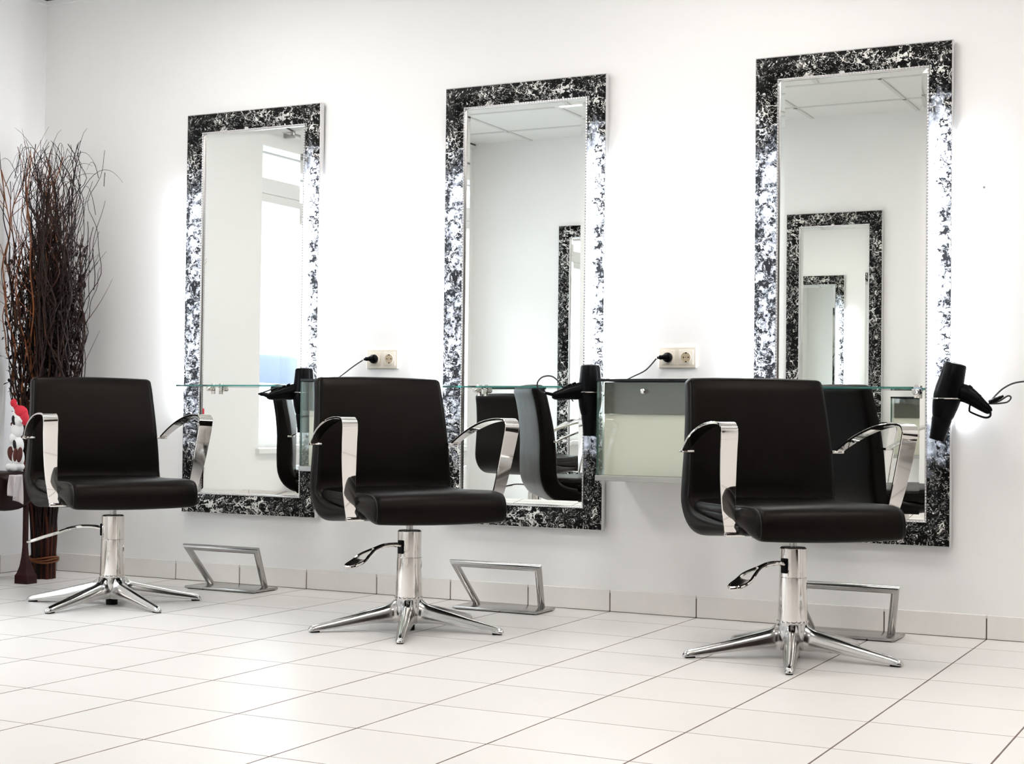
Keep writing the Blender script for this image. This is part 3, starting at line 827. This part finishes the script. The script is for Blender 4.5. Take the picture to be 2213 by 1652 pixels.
def make_chair():
    t = thing('styling_chair', '', 'chair', (0, 0, 0), 0, 'black salon styling chairs')
    bm = BM(); cushion(bm, [tuple(p) for p in crom(BACKP, 3, closed=True)], backw, 0.022, seg=5, puff=0.004)
    obj('backrest', bm, M_LEATHER, t, angle=70)
    bm = BM(); cushion(bm, [tuple(p) for p in crom(SEATP, 3, closed=True)], seatw, 0.026, seg=5, puff=0.005)
    st = obj('seat', bm, M_LEATHER, t, angle=70)
    for sx in (-1, 1):
        pts = []
        for y, z in crom(SEATP[0:11], 4):
            pts.append((sx * (seatw(y, z) - 0.0075), y, z))
        q = offset_poly([(p[1], p[2]) for p in pts] + [(0.2, 0.40)], 0.0072)[:-1]
        bm = BM(); tube(bm, [(pts[i][0], q[i][0], q[i][1]) for i in range(2, len(pts))], 0.0022, 6); obj('piping', bm, M_PIPE, st)
        # piping down the backrest front edge
        pts = crom([BACKP[i] for i in range(0, 7)], 4)
        bm = BM(); tube(bm, [(sx * (backw(y, z) - 0.007), y + 0.0075, z) for y, z in pts], 0.0020, 6); obj('piping', bm, M_PIPE, st)
    for sx in (-1, 1):
        bm = BM()
        path = [(0.258, -0.112, 0.398), (0.266, -0.122, 0.43), (0.277, -0.138, 0.49), (0.287, -0.158, 0.57), (0.294, -0.178, 0.65), (0.297, -0.190, 0.697),
                (0.298, -0.190, 0.717), (0.298, -0.177, 0.730), (0.298, -0.150, 0.734), (0.297, -0.09, 0.733), (0.294, -0.01, 0.724), (0.290, 0.07, 0.706), (0.284, 0.145, 0.682), (0.276, 0.215, 0.652), (0.273, 0.240, 0.638)]
        wd = [0.036, 0.038, 0.044, 0.050, 0.053, 0.054, 0.054, 0.054, 0.054, 0.052, 0.048, 0.043, 0.037, 0.030, 0.028]
        band(bm, [(sx * x, y, z) for x, y, z in path], wd, 0.008)
        # flanges where the strip meets the leather
        box(bm, min(sx * 0.245, sx * 0.288), max(sx * 0.245, sx * 0.288), 0.226, 0.256, 0.634, 0.643, bev=0.002)
        box(bm, min(sx * 0.215, sx * 0.277), max(sx * 0.215, sx * 0.277), -0.122, -0.102, 0.388, 0.400, bev=0.003)
        obj('armrest', bm, M_CHROME, t, angle=40)
    bm = BM(); lathe(bm, [(0, 0.3), (0.0115, 0.3), (0.0115, 0.40), (0, 0.40)], 20)
    lathe(bm, [(0, 0.374), (0.06, 0.374), (0.07, 0.380), (0.07, 0.392), (0, 0.392)], 24); obj('spindle', bm, M_STEEL, t)
    bm = BM()
    lathe(bm, [(0, 0.3445), (0.036, 0.3445), (0.0405, 0.343), (0.042, 0.341), (0.0425, 0.2535), (0.0418, 0.2525), (0.0418, 0.2515), (0.0432, 0.2505), (0.0458, 0.120), (0.0458, 0.108), (0.0, 0.108)], 48)
    cl = obj('column', bm, M_CHROME, t, angle=30)
    bm = BM(); lathe(bm, [(0.0, 0.3435), (0.038, 0.3435), (0.038, 0.3455), (0.0, 0.3455)], 32); obj('column_cap', bm, M_BLACK, cl)
    # base: empty that turns the star, its hub, legs
    return t

def make_base(t, rot, lever_ang, lever_len):
    bm = BM()
    lathe(bm, [(0, 0.022), (0.030, 0.022), (0.040, 0.030), (0.050, 0.050), (0.052, 0.075), (0.050, 0.098), (0.048, 0.108), (0.0485, 0.112), (0.046, 0.114), (0, 0.114)], 40)
    hub = obj('hub', bm, M_ALU, t, angle=50)
    bm = BM()
    for k in range(18):
        a = 2 * PI * k / 18
        box(bm, 0.0455, 0.0492, -0.0035, 0.0035, 0.108, 0.1165, bev=0.001, mat=Matrix.Rotation(a, 4, 'Z'))
    obj('collar', bm, M_CHROME, hub)
    bm = BM(); lathe(bm, [(0, 0.0), (0.022, 0.0), (0.022, 0.023), (0, 0.023)], 20); obj('centre_pad', bm, M_RUBBER, hub)
    for k in range(5):
        leg = make_leg(t, rot + k * 2 * PI / 5)
    # pump lever
    ca, sa = math.cos(lever_ang), math.sin(lever_ang)
    def LP(s, off, z): return (ca * s - sa * off, sa * s + ca * off, z)
    bm = BM()
    L = lever_len
    cl = crom([LP(0.036, 0, 0.292), LP(0.08, 0, 0.299), LP(0.13, 0, 0.298), LP(0.18, 0, 0.287)], 5)
    tube(bm, cl, [0.0085] * 5 + [0.0075] * len(cl[5:]), 10)
    for s_ in (-1, 1):
        pp = crom([LP(0.14, 0.002 * s_, 0.296), LP(0.18, 0.008 * s_, 0.287), LP(0.22, 0.022 * s_, 0.272), LP(L - 0.06, 0.027 * s_, 0.255), LP(L - 0.02, 0.022 * s_, 0.241), LP(L, 0.0, 0.236)], 5)
        tube(bm, pp, 0.0055, 8)
    obj('foot_lever', bm, M_CHROME, t)
    lv = t.children[-1] if False else None
    bm = BM()
    # pedal plate filling the end of the loop
    sec = [(L - 0.075, 0.024, 0.259), (L - 0.045, 0.025, 0.2495), (L - 0.015, 0.018, 0.240), (L - 0.002, 0.005, 0.236)]
    rows = [[bm.verts.new(LP(s_, w_ * q, z_ + 0.003 - 0.004 * (1 - q * q))) for q in (-1, -0.5, 0, 0.5, 1)] for s_, w_, z_ in sec]
    low = [[bm.verts.new(LP(s_, w_ * q, z_ - 0.003 - 0.003 * (1 - q * q))) for q in (-1, -0.5, 0, 0.5, 1)] for s_, w_, z_ in sec]
    for G in (rows, low):
        for A, B in zip(G, G[1:]):
            for i in range(4): bm.faces.new((A[i], A[i + 1], B[i + 1], B[i]))
    for i in range(3):
        bm.faces.new((rows[i][0], rows[i + 1][0], low[i + 1][0], low[i][0])); bm.faces.new((rows[i][4], rows[i + 1][4], low[i + 1][4], low[i][4]))
    for i in range(4):
        bm.faces.new((rows[0][i], rows[0][i + 1], low[0][i + 1], low[0][i])); bm.faces.new((rows[3][i], rows[3][i + 1], low[3][i + 1], low[3][i]))
    obj('pedal', bm, M_STEEL, t)
    bm = BM(); box(bm, 0.034, 0.048, -0.012, 0.012, 0.265, 0.312, bev=0.003, mat=Matrix.Rotation(lever_ang, 4, 'Z')); obj('lever_slot', bm, M_BLACK, t)

LEG_ME = {}
def make_leg(t, ang):
    if 'leg' not in LEG_ME:
        # stations along the radius: s, z of the ridge, z of the underside, half width at ridge and at foot of the section
        ST = [(0.030, 0.109, 0.030, 0.015, 0.040), (0.046, 0.108, 0.028, 0.014, 0.036), (0.058, 0.098, 0.027, 0.0135, 0.031), (0.074, 0.088, 0.028, 0.013, 0.029), (0.105, 0.079, 0.029, 0.0125, 0.027),
              (0.160, 0.066, 0.025, 0.0115, 0.0245), (0.220, 0.051, 0.018, 0.0105, 0.021), (0.280, 0.037, 0.010, 0.009, 0.0175), (0.325, 0.027, 0.006, 0.008, 0.015), (0.342, 0.021, 0.0045, 0.007, 0.012), (0.350, 0.012, 0.0045, 0.004, 0.007)]
        S2 = crom(ST, 3)
        bm = BM(); V = []
        for s, zt, zb, wt, wb in S2:
            hm = zb + (zt - zb) * 0.45
            sec = [(0, zt), (wt * 0.6, zt - 0.0006), (wt, zt - 0.004), (wt + (wb - wt) * 0.35, zt - (zt - zb) * 0.35), (wb, zb + 0.004), (wb * 0.93, zb), (0, zb), (-wb * 0.93, zb), (-wb, zb + 0.004), (-(wt + (wb - wt) * 0.35), zt - (zt - zb) * 0.35), (-wt, zt - 0.004), (-wt * 0.6, zt - 0.0006)]
            V.append([bm.verts.new((s, x, z)) for x, z in sec])
        for A, B in zip(V, V[1:]):
            for i in range(12): bm.faces.new((A[i], A[(i + 1) % 12], B[(i + 1) % 12], B[i]))
        bm.faces.new(V[0]); bm.faces.new(V[-1])
        o = obj('leg', bm, M_ALU, t, angle=50); LEG_ME['leg'] = o.data
        bm = BM(); box(bm, 0.312, 0.342, -0.0105, 0.0105, 0.0, 0.008, bev=0.002); q = obj('foot_pad', bm, M_RUBBER, o); LEG_ME['pad'] = q.data
    else:
        o = link(bpy.data.objects.new('leg', LEG_ME['leg']), t)
        link(bpy.data.objects.new('foot_pad', LEG_ME['pad']), o)
    o.rotation_euler = (0, 0, ang)
    return o

CH = [(-3.135, -0.836, 1.023, -1.272), (-1.806, -0.832, 0.934, -0.801), (-0.465, -0.734, 0.726, -0.992)]
CLAB = ['black leather styling chair furthest left, in front of the dried branches',
        'black leather styling chair in the middle, in front of the middle mirror',
        'largest black leather styling chair, furthest right, hiding a wall cabinet']
proto = make_chair()
chairs = []
for i, (x, y, a, b) in enumerate(CH):
    c = proto if i == 0 else dup(proto, (0, 0, 0), 0, '')
    chairs.append(c)
# world direction of each lever
LEV = [math.radians(205), math.radians(258), math.radians(250)]
for i, (x, y, a, b) in enumerate(CH):
    c = chairs[i]; c.location = (x, y, 0); c.rotation_euler = (0, 0, a); c['label'] = CLAB[i]; c['category'] = 'chair'; c['group'] = 'black salon styling chairs'
    # leg directions: angle b measured as in the fit -> (sin b, -cos b)
    make_base(c, math.atan2(-math.cos(b), math.sin(b)) - a, LEV[i] - a, (0.332, 0.308, 0.308)[i])
dup(chairs[0], (1.15, -0.95, 0), 0.55, 'black styling chair to the right of the photo, added for dark reflections in the chrome', 'black salon styling chairs')  # extra chair added out of frame as something dark for the chrome
dup(chairs[0], (-3.42, -3.50, 0), 0.12, 'black styling chair at the opposite wall, reflected in the middle mirror', 'black salon styling chairs')

# ------------------------------------------------------------------ footrests
def make_footrest():
    t = thing('footrest', '', 'footrest', (0, 0, 0), 0, 'steel footrests below the mirrors')
    bm = BM(); box(bm, -0.18, 0.18, -0.085, 0.085, 0.003, 0.013, bev=0.003, seg=2); obj('base_plate', bm, M_STEEL, t)
    bm = BM(); box(bm, -0.17, 0.17, -0.075, 0.075, 0.0, 0.004); obj('rubber_mat', bm, M_RUBBER, t, smooth=False)
    bm = BM(); miter_tube(bm, [(-0.140, 0.045, 0.012), (-0.180, -0.070, 0.176), (0.180, -0.070, 0.176), (0.140, 0.045, 0.012)], 0.0135, 20); obj('bar', bm, M_STEEL, t, angle=40)
    return t
fr = make_footrest(); fr.location = (-3.06, -0.185, 0); fr['label'] = 'steel bar footrest below the leftmost mirror, right of the left chair'
dup(fr, (-1.772, -0.175, 0), 0, 'steel bar footrest below the middle mirror')
dup(fr, (-0.438, -0.170, 0), 0, 'steel bar footrest behind the right styling chair')

# ------------------------------------------------------------------ dried willow bundle
def halfwid(z):
    zs = [0.0, 0.10, 0.30, 0.60, 0.88, 1.14, 1.45, 1.75, 1.95, 2.1]
    ws = [0.056, 0.056, 0.070, 0.12, 0.160, 0.182, 0.205, 0.228, 0.22, 0.20]
    return float(np.interp(z, zs, ws))
def m_bark(name, c1, c2):
    m = mat(name, c1, 0.45, spec=0.22); q = NT(m)
    co_ = q.objco(); n = q.noise(co_, 14, 3)
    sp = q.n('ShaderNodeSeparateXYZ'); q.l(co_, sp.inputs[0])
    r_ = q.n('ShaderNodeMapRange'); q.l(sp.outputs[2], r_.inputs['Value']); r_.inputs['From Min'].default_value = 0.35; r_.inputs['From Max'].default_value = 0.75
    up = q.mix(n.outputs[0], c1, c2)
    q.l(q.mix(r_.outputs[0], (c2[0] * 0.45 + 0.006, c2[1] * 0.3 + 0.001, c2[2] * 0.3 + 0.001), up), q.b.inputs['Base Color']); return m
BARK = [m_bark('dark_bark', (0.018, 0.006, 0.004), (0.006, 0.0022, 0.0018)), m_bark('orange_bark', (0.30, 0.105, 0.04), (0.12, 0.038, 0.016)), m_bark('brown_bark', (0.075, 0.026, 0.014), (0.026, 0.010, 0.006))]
BX, BY = -4.010, -0.29
wl = thing('willow_branches', 'tall bundle of twisted dried willow branches standing in the left corner', 'dried branches', (BX, BY, 0))
def clampxy(x, y):
    return (max(x, WX0 + 0.025 - BX), min(max(y, -0.30), -0.025 - BY))
def branch_path(th, fr, h, amp, ph, per, z0=0.0, top_flare=0.0, side=1):
    pts = []; n = int(14 + h * 16)
    for i in range(n + 1):
        z = z0 + (h - z0) * i / n
        w = halfwid(z) * fr
        am = amp * min(1, max(0, (z - 0.35) / 0.4))
        c_ = min(1, max(0, (z - 0.2) / 0.35))
        x = w * (math.cos(th) * (1 - 0.5 * c_) + side * 0.50 * c_) + am * math.sin(z * per + ph) + 0.35 * am * math.sin(z * per * 2.3 + ph * 3)
        y = 0.72 * w * math.sin(th) + am * 0.8 * math.cos(z * per * 0.9 + ph * 1.7)
        if top_flare and z > h - 0.35:
            q = (z - (h - 0.35)) / 0.35
            x += top_flare * q * q; 
        x, y = clampxy(x, y)
        pts.append((x, y, z))
    return pts
rng = random.Random(3)
for i in range(100):
    th = rng.uniform(0, 2 * PI); fr_ = math.sqrt(rng.uniform(0.05, 1)); h = rng.uniform(1.35, 1.93)
    if i < 24: th = rng.uniform(PI, 2 * PI); fr_ = rng.uniform(0.7, 1.0)
    P = branch_path(th, fr_, h, rng.uniform(0.012, 0.034), rng.uniform(0, 6.28), rng.uniform(8, 15), top_flare=rng.uniform(-0.07, 0.07), side=1 if i % 2 else -1)
    r_b = rng.uniform(0.0055, 0.0080)
    n = len(P)
    rad = [r_b * (1 - 0.74 * (k / (n - 1)) ** 0.9) for k in range(n)]
    bm = BM(); tube(bm, P, rad, 7)
    # side twigs near the top
    for q in range(rng.randint(2, 4)):
        k = rng.randint(int(n * 0.6), n - 3); p = Vector(P[k]); d = Vector((rng.uniform(-1, 1), rng.uniform(-0.7, 0.7), rng.uniform(0.8, 2.0))).normalized()
        Lt = rng.uniform(0.08, 0.26); bend = Vector((rng.uniform(-1, 1), rng.uniform(-0.5, 0.5), 0)) * 0.06
        tp = []
        for s in range(7):
            v = p + d * Lt * s / 6 + bend * (s / 6) ** 2
            x, y = clampxy(v.x, v.y); tp.append((x, y, min(v.z, 2.0)))
        tube(bm, tp, [0.0018 * (1 - 0.7 * s / 6) for s in range(7)], 5)
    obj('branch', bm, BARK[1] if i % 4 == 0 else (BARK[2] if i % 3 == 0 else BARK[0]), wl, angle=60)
# thin twigs nobody could count
bm = BM()
for i in range(170):
    th = rng.uniform(0, 2 * PI); fr_ = rng.uniform(0.1, 1.0); z0 = rng.uniform(0.55, 1.3); h = min(z0 + rng.uniform(0.4, 0.9), 1.95)
    P = branch_path(th, fr_, h, rng.uniform(0.015, 0.040), rng.uniform(0, 6.28), rng.uniform(8, 20), z0=z0, top_flare=rng.uniform(-0.09, 0.09), side=1 if i % 2 else -1)[::2]
    n = len(P); tube(bm, P, [0.0026 * (1 - 0.6 * k / (n - 1)) for k in range(n)], 4, cap=False)
# arching fine tips
for i in range(46):
    x0 = rng.uniform(-0.22, 0.22); z0 = rng.uniform(1.62, 1.84); y0 = rng.uniform(-0.12, 0.12); dx = rng.uniform(-0.22, 0.22); hh = rng.uniform(0.02, 0.12)
    tp = []
    for s in range(10):
        q = s / 9; x, y = clampxy(x0 + dx * q, y0 + 0.05 * q); tp.append((x, y, z0 + hh * 4 * q * (1 - q) + 0.05 * q))
    tube(bm, tp, [0.0016 * (1 - 0.7 * s / 9) for s in range(10)], 4, cap=False)
tw = obj('twigs', bm, BARK[0], wl, angle=60); tw['kind'] = 'stuff'
# dark dried leaves and moss woven into the middle
M_LEAF = m_bark('dried_leaf', (0.022, 0.010, 0.007), (0.006, 0.0035, 0.003))
bm = BM()
for i in range(4200):
    z = rng.gauss(1.02, 0.24)
    if z < 0.5 or z > 1.5: continue
    th = rng.uniform(0, 2 * PI); rr = halfwid(z) * (rng.uniform(0, 0.80) if i % 12 else rng.uniform(0.9, 1.15))
    x, y = clampxy(rr * 0.5 * math.cos(th) + (0.5 if i % 2 else -0.5) * halfwid(z), 0.7 * rr * math.sin(th))
    L_ = rng.uniform(0.014, 0.040); W_ = L_ * rng.uniform(0.3, 0.5)
    m_ = Matrix.Translation((x, y, z)) @ Matrix.Rotation(rng.uniform(0, 6.28), 4, 'Z') @ Matrix.Rotation(rng.uniform(-1.4, 1.4), 4, 'Y')
    vs = [bm.verts.new(m_ @ Vector(p)) for p in ((0, 0, 0), (L_ * 0.35, W_ / 2, 0.003), (L_ * 0.75, W_ * 0.4, 0.004), (L_, 0, 0), (L_ * 0.75, -W_ * 0.4, 0.004), (L_ * 0.35, -W_ / 2, 0.003))]
    bm.faces.new(vs)
lf = obj('dried_leaves', bm, M_LEAF, wl, smooth=False); lf['kind'] = 'stuff'
bm = BM()
for k, (z, rr) in enumerate(((0.078, 0.0655), (0.086, 0.066), (0.094, 0.0658))):
    tube(bm, [(rr * math.cos(a), 0.9 * rr * math.sin(a), z + 0.005 * math.sin(a * 2 + k)) for a in np.linspace(0, 2 * PI, 40, endpoint=False)], 0.0042, 6, closed=True)
o = obj('raffia_tie', bm, m_bark('raffia', (0.40, 0.2, 0.06), (0.34, 0.17, 0.05)), wl); o['label'] = 'golden brown raffia band'
# outer sticks of the foot, straight
# ------------------------------------------------------------------ dark stool at the left edge
M_WINE = mat('dark_red_brown_leather', (0.014, 0.0038, 0.0034), 0.45, spec=0.12)
M_WINEW = mat('dark_red_lacquered_wood', (0.022, 0.0025, 0.002), 0.4, spec=0.25)
stl = thing('upholstered_bench', 'dark red-brown bench cut off by the left edge of the photo', 'bench', (-4.07, -0.565, 0))
bm = BM()
prof = [(0.125, 0.455), (0.112, 0.476), (0.06, 0.482), (-0.06, 0.482), (-0.112, 0.476), (-0.125, 0.455), (-0.122, 0.40), (-0.10, 0.345), (-0.05, 0.318), (0.05, 0.318), (0.10, 0.345), (0.122, 0.40)]
cushion(bm, [tuple(p) for p in crom(prof, 3, closed=True)], lambda y, z: 0.20 - 0.055 * (1 - min(1, (z - 0.31) / 0.13)), 0.035, seg=5)
obj('seat', bm, M_WINE, stl, angle=60)
for lx, ly in ((0.135, 0.085), (-0.16, 0.085), (-0.02, -0.085), (-0.16, -0.085)):
    bm = BM()
    V = []
    for z, w_, d_ in ((0.36, 0.009, 0.010), (0.16, 0.009, 0.010), (0.115, 0.012, 0.012), (0.075, 0.022, 0.018), (0.045, 0.030, 0.026), (0.035, 0.037, 0.030), (0.0, 0.037, 0.030)):
        V.append([bm.verts.new((lx + a * w_ + 0.006 * (1 if w_ > 0.02 else 0), ly + b * d_, z)) for a, b in ((-1, -1), (1, -1), (1, 1), (-1, 1))])
    for A, B in zip(V, V[1:]):
        for i in range(4): bm.faces.new((A[i], A[(i + 1) % 4], B[(i + 1) % 4], B[i]))
    bm.faces.new(V[0]); bm.faces.new(V[-1])
    bmesh.ops.bevel(bm, geom=[e for e in bm.edges], offset=0.002, segments=1, affect='EDGES')
    obj('leg', bm, M_WINEW, stl)

# ------------------------------------------------------------------ plush figure sitting on the bench
M_PW = mat('white_plush', (0.80, 0.80, 0.80), 0.95); M_PR = mat('red_felt', (0.55, 0.02, 0.04), 0.9)
M_PB = mat('brown_felt', (0.085, 0.022, 0.016), 0.9); M_PK = mat('black_felt', (0.008, 0.008, 0.008), 0.9)
ps = thing('plush_figure', 'small white and brown plush figure in a red hat behind the left chair', 'plush toy', (-3.925, -0.545, 0.482)); ps.scale = (0.82, 0.82, 0.98)
bm = BM()
blob(bm, (-0.005, 0, 0.185), (0.034, 0.030, 0.040)); blob(bm, (-0.018, -0.008, 0.145), (0.026, 0.025, 0.028)); blob(bm, (0.002, 0, 0.115), (0.032, 0.028, 0.040)); blob(bm, (0.005, 0, 0.06), (0.034, 0.030, 0.045)); blob(bm, (0.0, 0, 0.022), (0.040, 0.034, 0.022))
blob(bm, (0.012, -0.005, 0.225), (0.030, 0.028, 0.030))
rm = bmesh.ops
obj('body', bm, M_PW, ps)
bm = BM(); blob(bm, (0.022, 0, 0.262), (0.036, 0.032, 0.026), ('Y', 0.35)); blob(bm, (-0.008, 0, 0.278), (0.030, 0.016, 0.014), ('Y', 0.5)); blob(bm, (-0.034, 0, 0.300), (0.019, 0.014, 0.018)); blob(bm, (0.045, 0.0, 0.235), (0.022, 0.024, 0.034), ('Y', -0.3)); obj('hat', bm, M_PR, ps)
bm = BM(); 
for k in range(9): blob(bm, (-0.016 + 0.0075 * k, -0.026 + 0.002 * abs(k - 4), 0.255 - 0.004 * k), (0.008, 0.007, 0.008), seg=8)
obj('hat_trim', bm, M_PW, ps)
for (c, s_, nm, mm) in (((-0.004, -0.026, 0.225), (0.014, 0.008, 0.022), 'eye_patch', M_PK), ((0.004, -0.026, 0.118), (0.011, 0.007, 0.022), 'button', M_PK)):
    bm = BM(); blob(bm, c, s_, ('Y', -0.25)); obj(nm, bm, mm, ps)
for c, s_, a in (((-0.037, 0, 0.205), (0.015, 0.009, 0.010), 0.5), ((-0.030, 0.01, 0.150), (0.012, 0.01, 0.026), 0.2), ((-0.034, -0.008, 0.078), (0.022, 0.018, 0.034), -0.4), ((0.012, -0.028, 0.075), (0.013, 0.010, 0.030), 0.1), ((0.036, -0.022, 0.075), (0.017, 0.012, 0.034), 0.2)):
    bm = BM(); blob(bm, c, s_, ('Y', a)); obj('arm' if c[2] > 0.1 else 'paw', bm, M_PB, ps)
for x in (-0.018, 0.010):
    bm = BM(); blob(bm, (x, -0.034, 0.020), (0.017, 0.026, 0.019)); obj('foot', bm, M_PW, ps)
# pale cloth hanging over the bench edge below the figure
bm = BM(); n1 = 14
g = [[None] * 9 for _ in range(n1)]
for i in range(n1):
    for j in range(9):
        u_ = i / (n1 - 1); v_ = j / 8
        x = -0.030 + 0.075 * v_ + 0.012 * math.sin(v_ * 9)
        z = 0.0 - 0.115 * u_ * (0.75 + 0.35 * v_)
        g[i][j] = (x + 0.012 * u_ * math.sin(v_ * 12), -0.012 + 0.010 * math.sin(v_ * 9 + u_ * 2), z)
for i in range(n1 - 1):
    for j in range(8): 
        bm.faces.new([bm.verts.new(g[a][b]) for a, b in ((i, j), (i, j + 1), (i + 1, j + 1), (i + 1, j))])
bmesh.ops.remove_doubles(bm, verts=bm.verts, dist=1e-5)
cl = obj('cloth', bm, mat('pale_grey_cloth', (0.62, 0.58, 0.58), 0.9)); cl.location = (-3.858, -0.640, 0.474); cl.rotation_euler = (0, 0, PI / 2)
sm = cl.modifiers.new('thick', 'SOLIDIFY'); sm.thickness = 0.003
tag(cl, 'small pale cloth hanging off the bench end behind the left chair', 'cloth')

# nail in the right part of the wall
bm = BM(); lathe(bm, [(0, 0), (0.0015, 0), (0.0015, 0.010), (0.004, 0.010), (0.004, 0.0125), (0, 0.0125)], 10, Matrix.Rotation(PI / 2, 4, 'X'))
na = obj('nail', bm, M_STEEL); na.location = (-0.015, 0, 1.553); tag(na, 'tiny nail in the white wall right of the right mirror', 'nail')

# ------------------------------------------------------------------ street outside the window
M_ROAD = mat('pale_paving', (0.42, 0.42, 0.44), 0.8); M_FAC = mat('pale_facade', (0.60, 0.58, 0.58), 0.8); M_FWIN = mat('facade_window', (0.20, 0.24, 0.34), 0.2)
bm = BM(); box(bm, -14, WX0 - 0.31, -14, 14, -0.3, -0.12); st_ = obj('ground_street', bm, M_ROAD, smooth=False); st_['kind'] = 'structure'
fb = thing('building', 'pale town house across the street, seen blown out through the window', 'building', (-13.0, 0, -0.12))
bm = BM(); box(bm, -0.5, 0.4, -13, 13, 0, 7.0); obj('facade', bm, M_FAC, fb, smooth=False)
bm = BM(); box(bm, 0.4, 0.62, -13, 13, 3.3, 3.5); box(bm, 0.4, 0.55, -13, 13, 0, 0.6); obj('cornice', bm, M_WHITE, fb, smooth=False)
for j in range(2):
    for i in range(9):
        y = -11.0 + i * 2.6; z = 0.9 + j * 3.1
        bm = BM(); box(bm, 0.38, 0.44, y, y + 1.3, z, z + 1.9); w_ = obj('window', bm, M_WHITE, fb, smooth=False)
        bm = BM(); box(bm, 0.43, 0.45, y + 0.1, y + 1.2, z + 0.1, z + 1.8); obj('pane', bm, M_FWIN, w_, smooth=False)
car = thing('car', 'pale blue car parked outside the shop window, reflected in the leftmost mirror', 'car', (-6.6, -4.3, -0.12))
CP = [(-2.0, 0.25), (-2.05, 0.6), (-1.7, 0.82), (-1.0, 0.90), (-0.35, 1.38), (0.9, 1.42), (1.7, 0.98), (2.05, 0.9), (2.1, 0.35), (2.0, 0.25)]
bm = BM()
V = [[bm.verts.new((sx * (0.85 if z < 1.0 else 0.68), y, z)) for y, z in CP] for sx in (-1, 1)]
for i in range(len(CP)):
    j = (i + 1) % len(CP); bm.faces.new((V[0][i], V[0][j], V[1][j], V[1][i]))
bm.faces.new(V[0]); bm.faces.new(list(reversed(V[1])))
bmesh.ops.bevel(bm, geom=list(bm.edges), offset=0.06, segments=3, affect='EDGES')
obj('body', bm, mat('pale_blue_car_paint', (0.74, 0.77, 0.82), 0.3), car)
bm = BM(); box(bm, 0.70, 0.79, -0.35, 1.2, 0.98, 1.30, bev=0.03); box(bm, -0.79, -0.70, -0.35, 1.2, 0.98, 1.30, bev=0.03); obj('side_window', bm, M_FWIN, car)
for y in (-1.3, 1.35):
    for x in (-0.78, 0.78):
        bm = BM(); lathe(bm, [(0, -0.1), (0.2, -0.1), (0.31, -0.08), (0.32, 0), (0.31, 0.08), (0.2, 0.1), (0, 0.1)], 28, Matrix.Translation((x, y, 0.32)) @ Matrix.Rotation(PI / 2, 4, 'Y')); obj('wheel', bm, M_RUBBER, car)

# ------------------------------------------------------------------ dark things added out of view, for the chrome to reflect
M_WENGE = mat('dark_wenge_wood', (0.020, 0.011, 0.008), 0.4, spec=0.3)
M_CURT = mat('dark_brown_curtain', (0.035, 0.020, 0.016), 0.95, spec=0.1)
dk = thing('added_dark_desk', 'dark brown reception desk behind the camera, added to give the chrome dark reflections', 'desk', (1.35, -6.45, 0))
bm = BM(); box(bm, -0.95, 0.95, -0.03, 0.03, 0.0, 1.08, bev=0.004); obj('front_panel', bm, M_WENGE, dk, smooth=False)
bm = BM(); box(bm, -1.0, 1.0, -0.45, 0.08, 1.08, 1.12, bev=0.004); obj('counter_top', bm, M_WENGE, dk, smooth=False)
for x in (-0.93, 0.89):
    bm = BM(); box(bm, x, x + 0.04, -0.42, -0.03, 0, 1.08); obj('side_panel', bm, M_WENGE, dk, smooth=False)
def curtain(x0, y0, x1, y1, label):  # unseen curtain, added so the chrome has something dark to reflect
    t = thing('curtain', label, 'curtain', (x0, y0, 0), 0, 'dark curtains added for chrome reflections')
    bm = BM(); n = 90; L_ = math.hypot(x1 - x0, y1 - y0); ux, uy = (x1 - x0) / L_, (y1 - y0) / L_
    A = []
    for i in range(n + 1):
        s_ = L_ * i / n; o_ = 0.035 * math.sin(i * 0.9) + 0.05
        A.append([bm.verts.new((ux * s_ - uy * o_, uy * s_ + ux * o_, z)) for z in (0.01, 1.2, 2.35)])
    for P_, Q_ in zip(A, A[1:]):
        for j in range(2): bm.faces.new((P_[j], Q_[j], Q_[j + 1], P_[j + 1]))
    o = obj('fabric', bm, M_CURT, t, angle=80); m_ = o.modifiers.new('thick', 'SOLIDIFY'); m_.thickness = 0.004
    bm = BM(); tube(bm, [(-uy * 0.05, ux * 0.05, 2.38), (ux * L_ - uy * 0.05, uy * L_ + ux * 0.05, 2.38)], 0.014, 10)
    obj('curtain_pole', bm, M_STEEL, t)
curtain(WX1 - 0.02, -5.6, WX1 - 0.02, -2.6, 'dark brown curtain along the right wall, added, unseen, to darken reflections in the chrome')
curtain(0.35, -7.17, 2.3, -7.17, 'dark brown curtain on the rear wall, added, unseen, to darken reflections in the chrome')
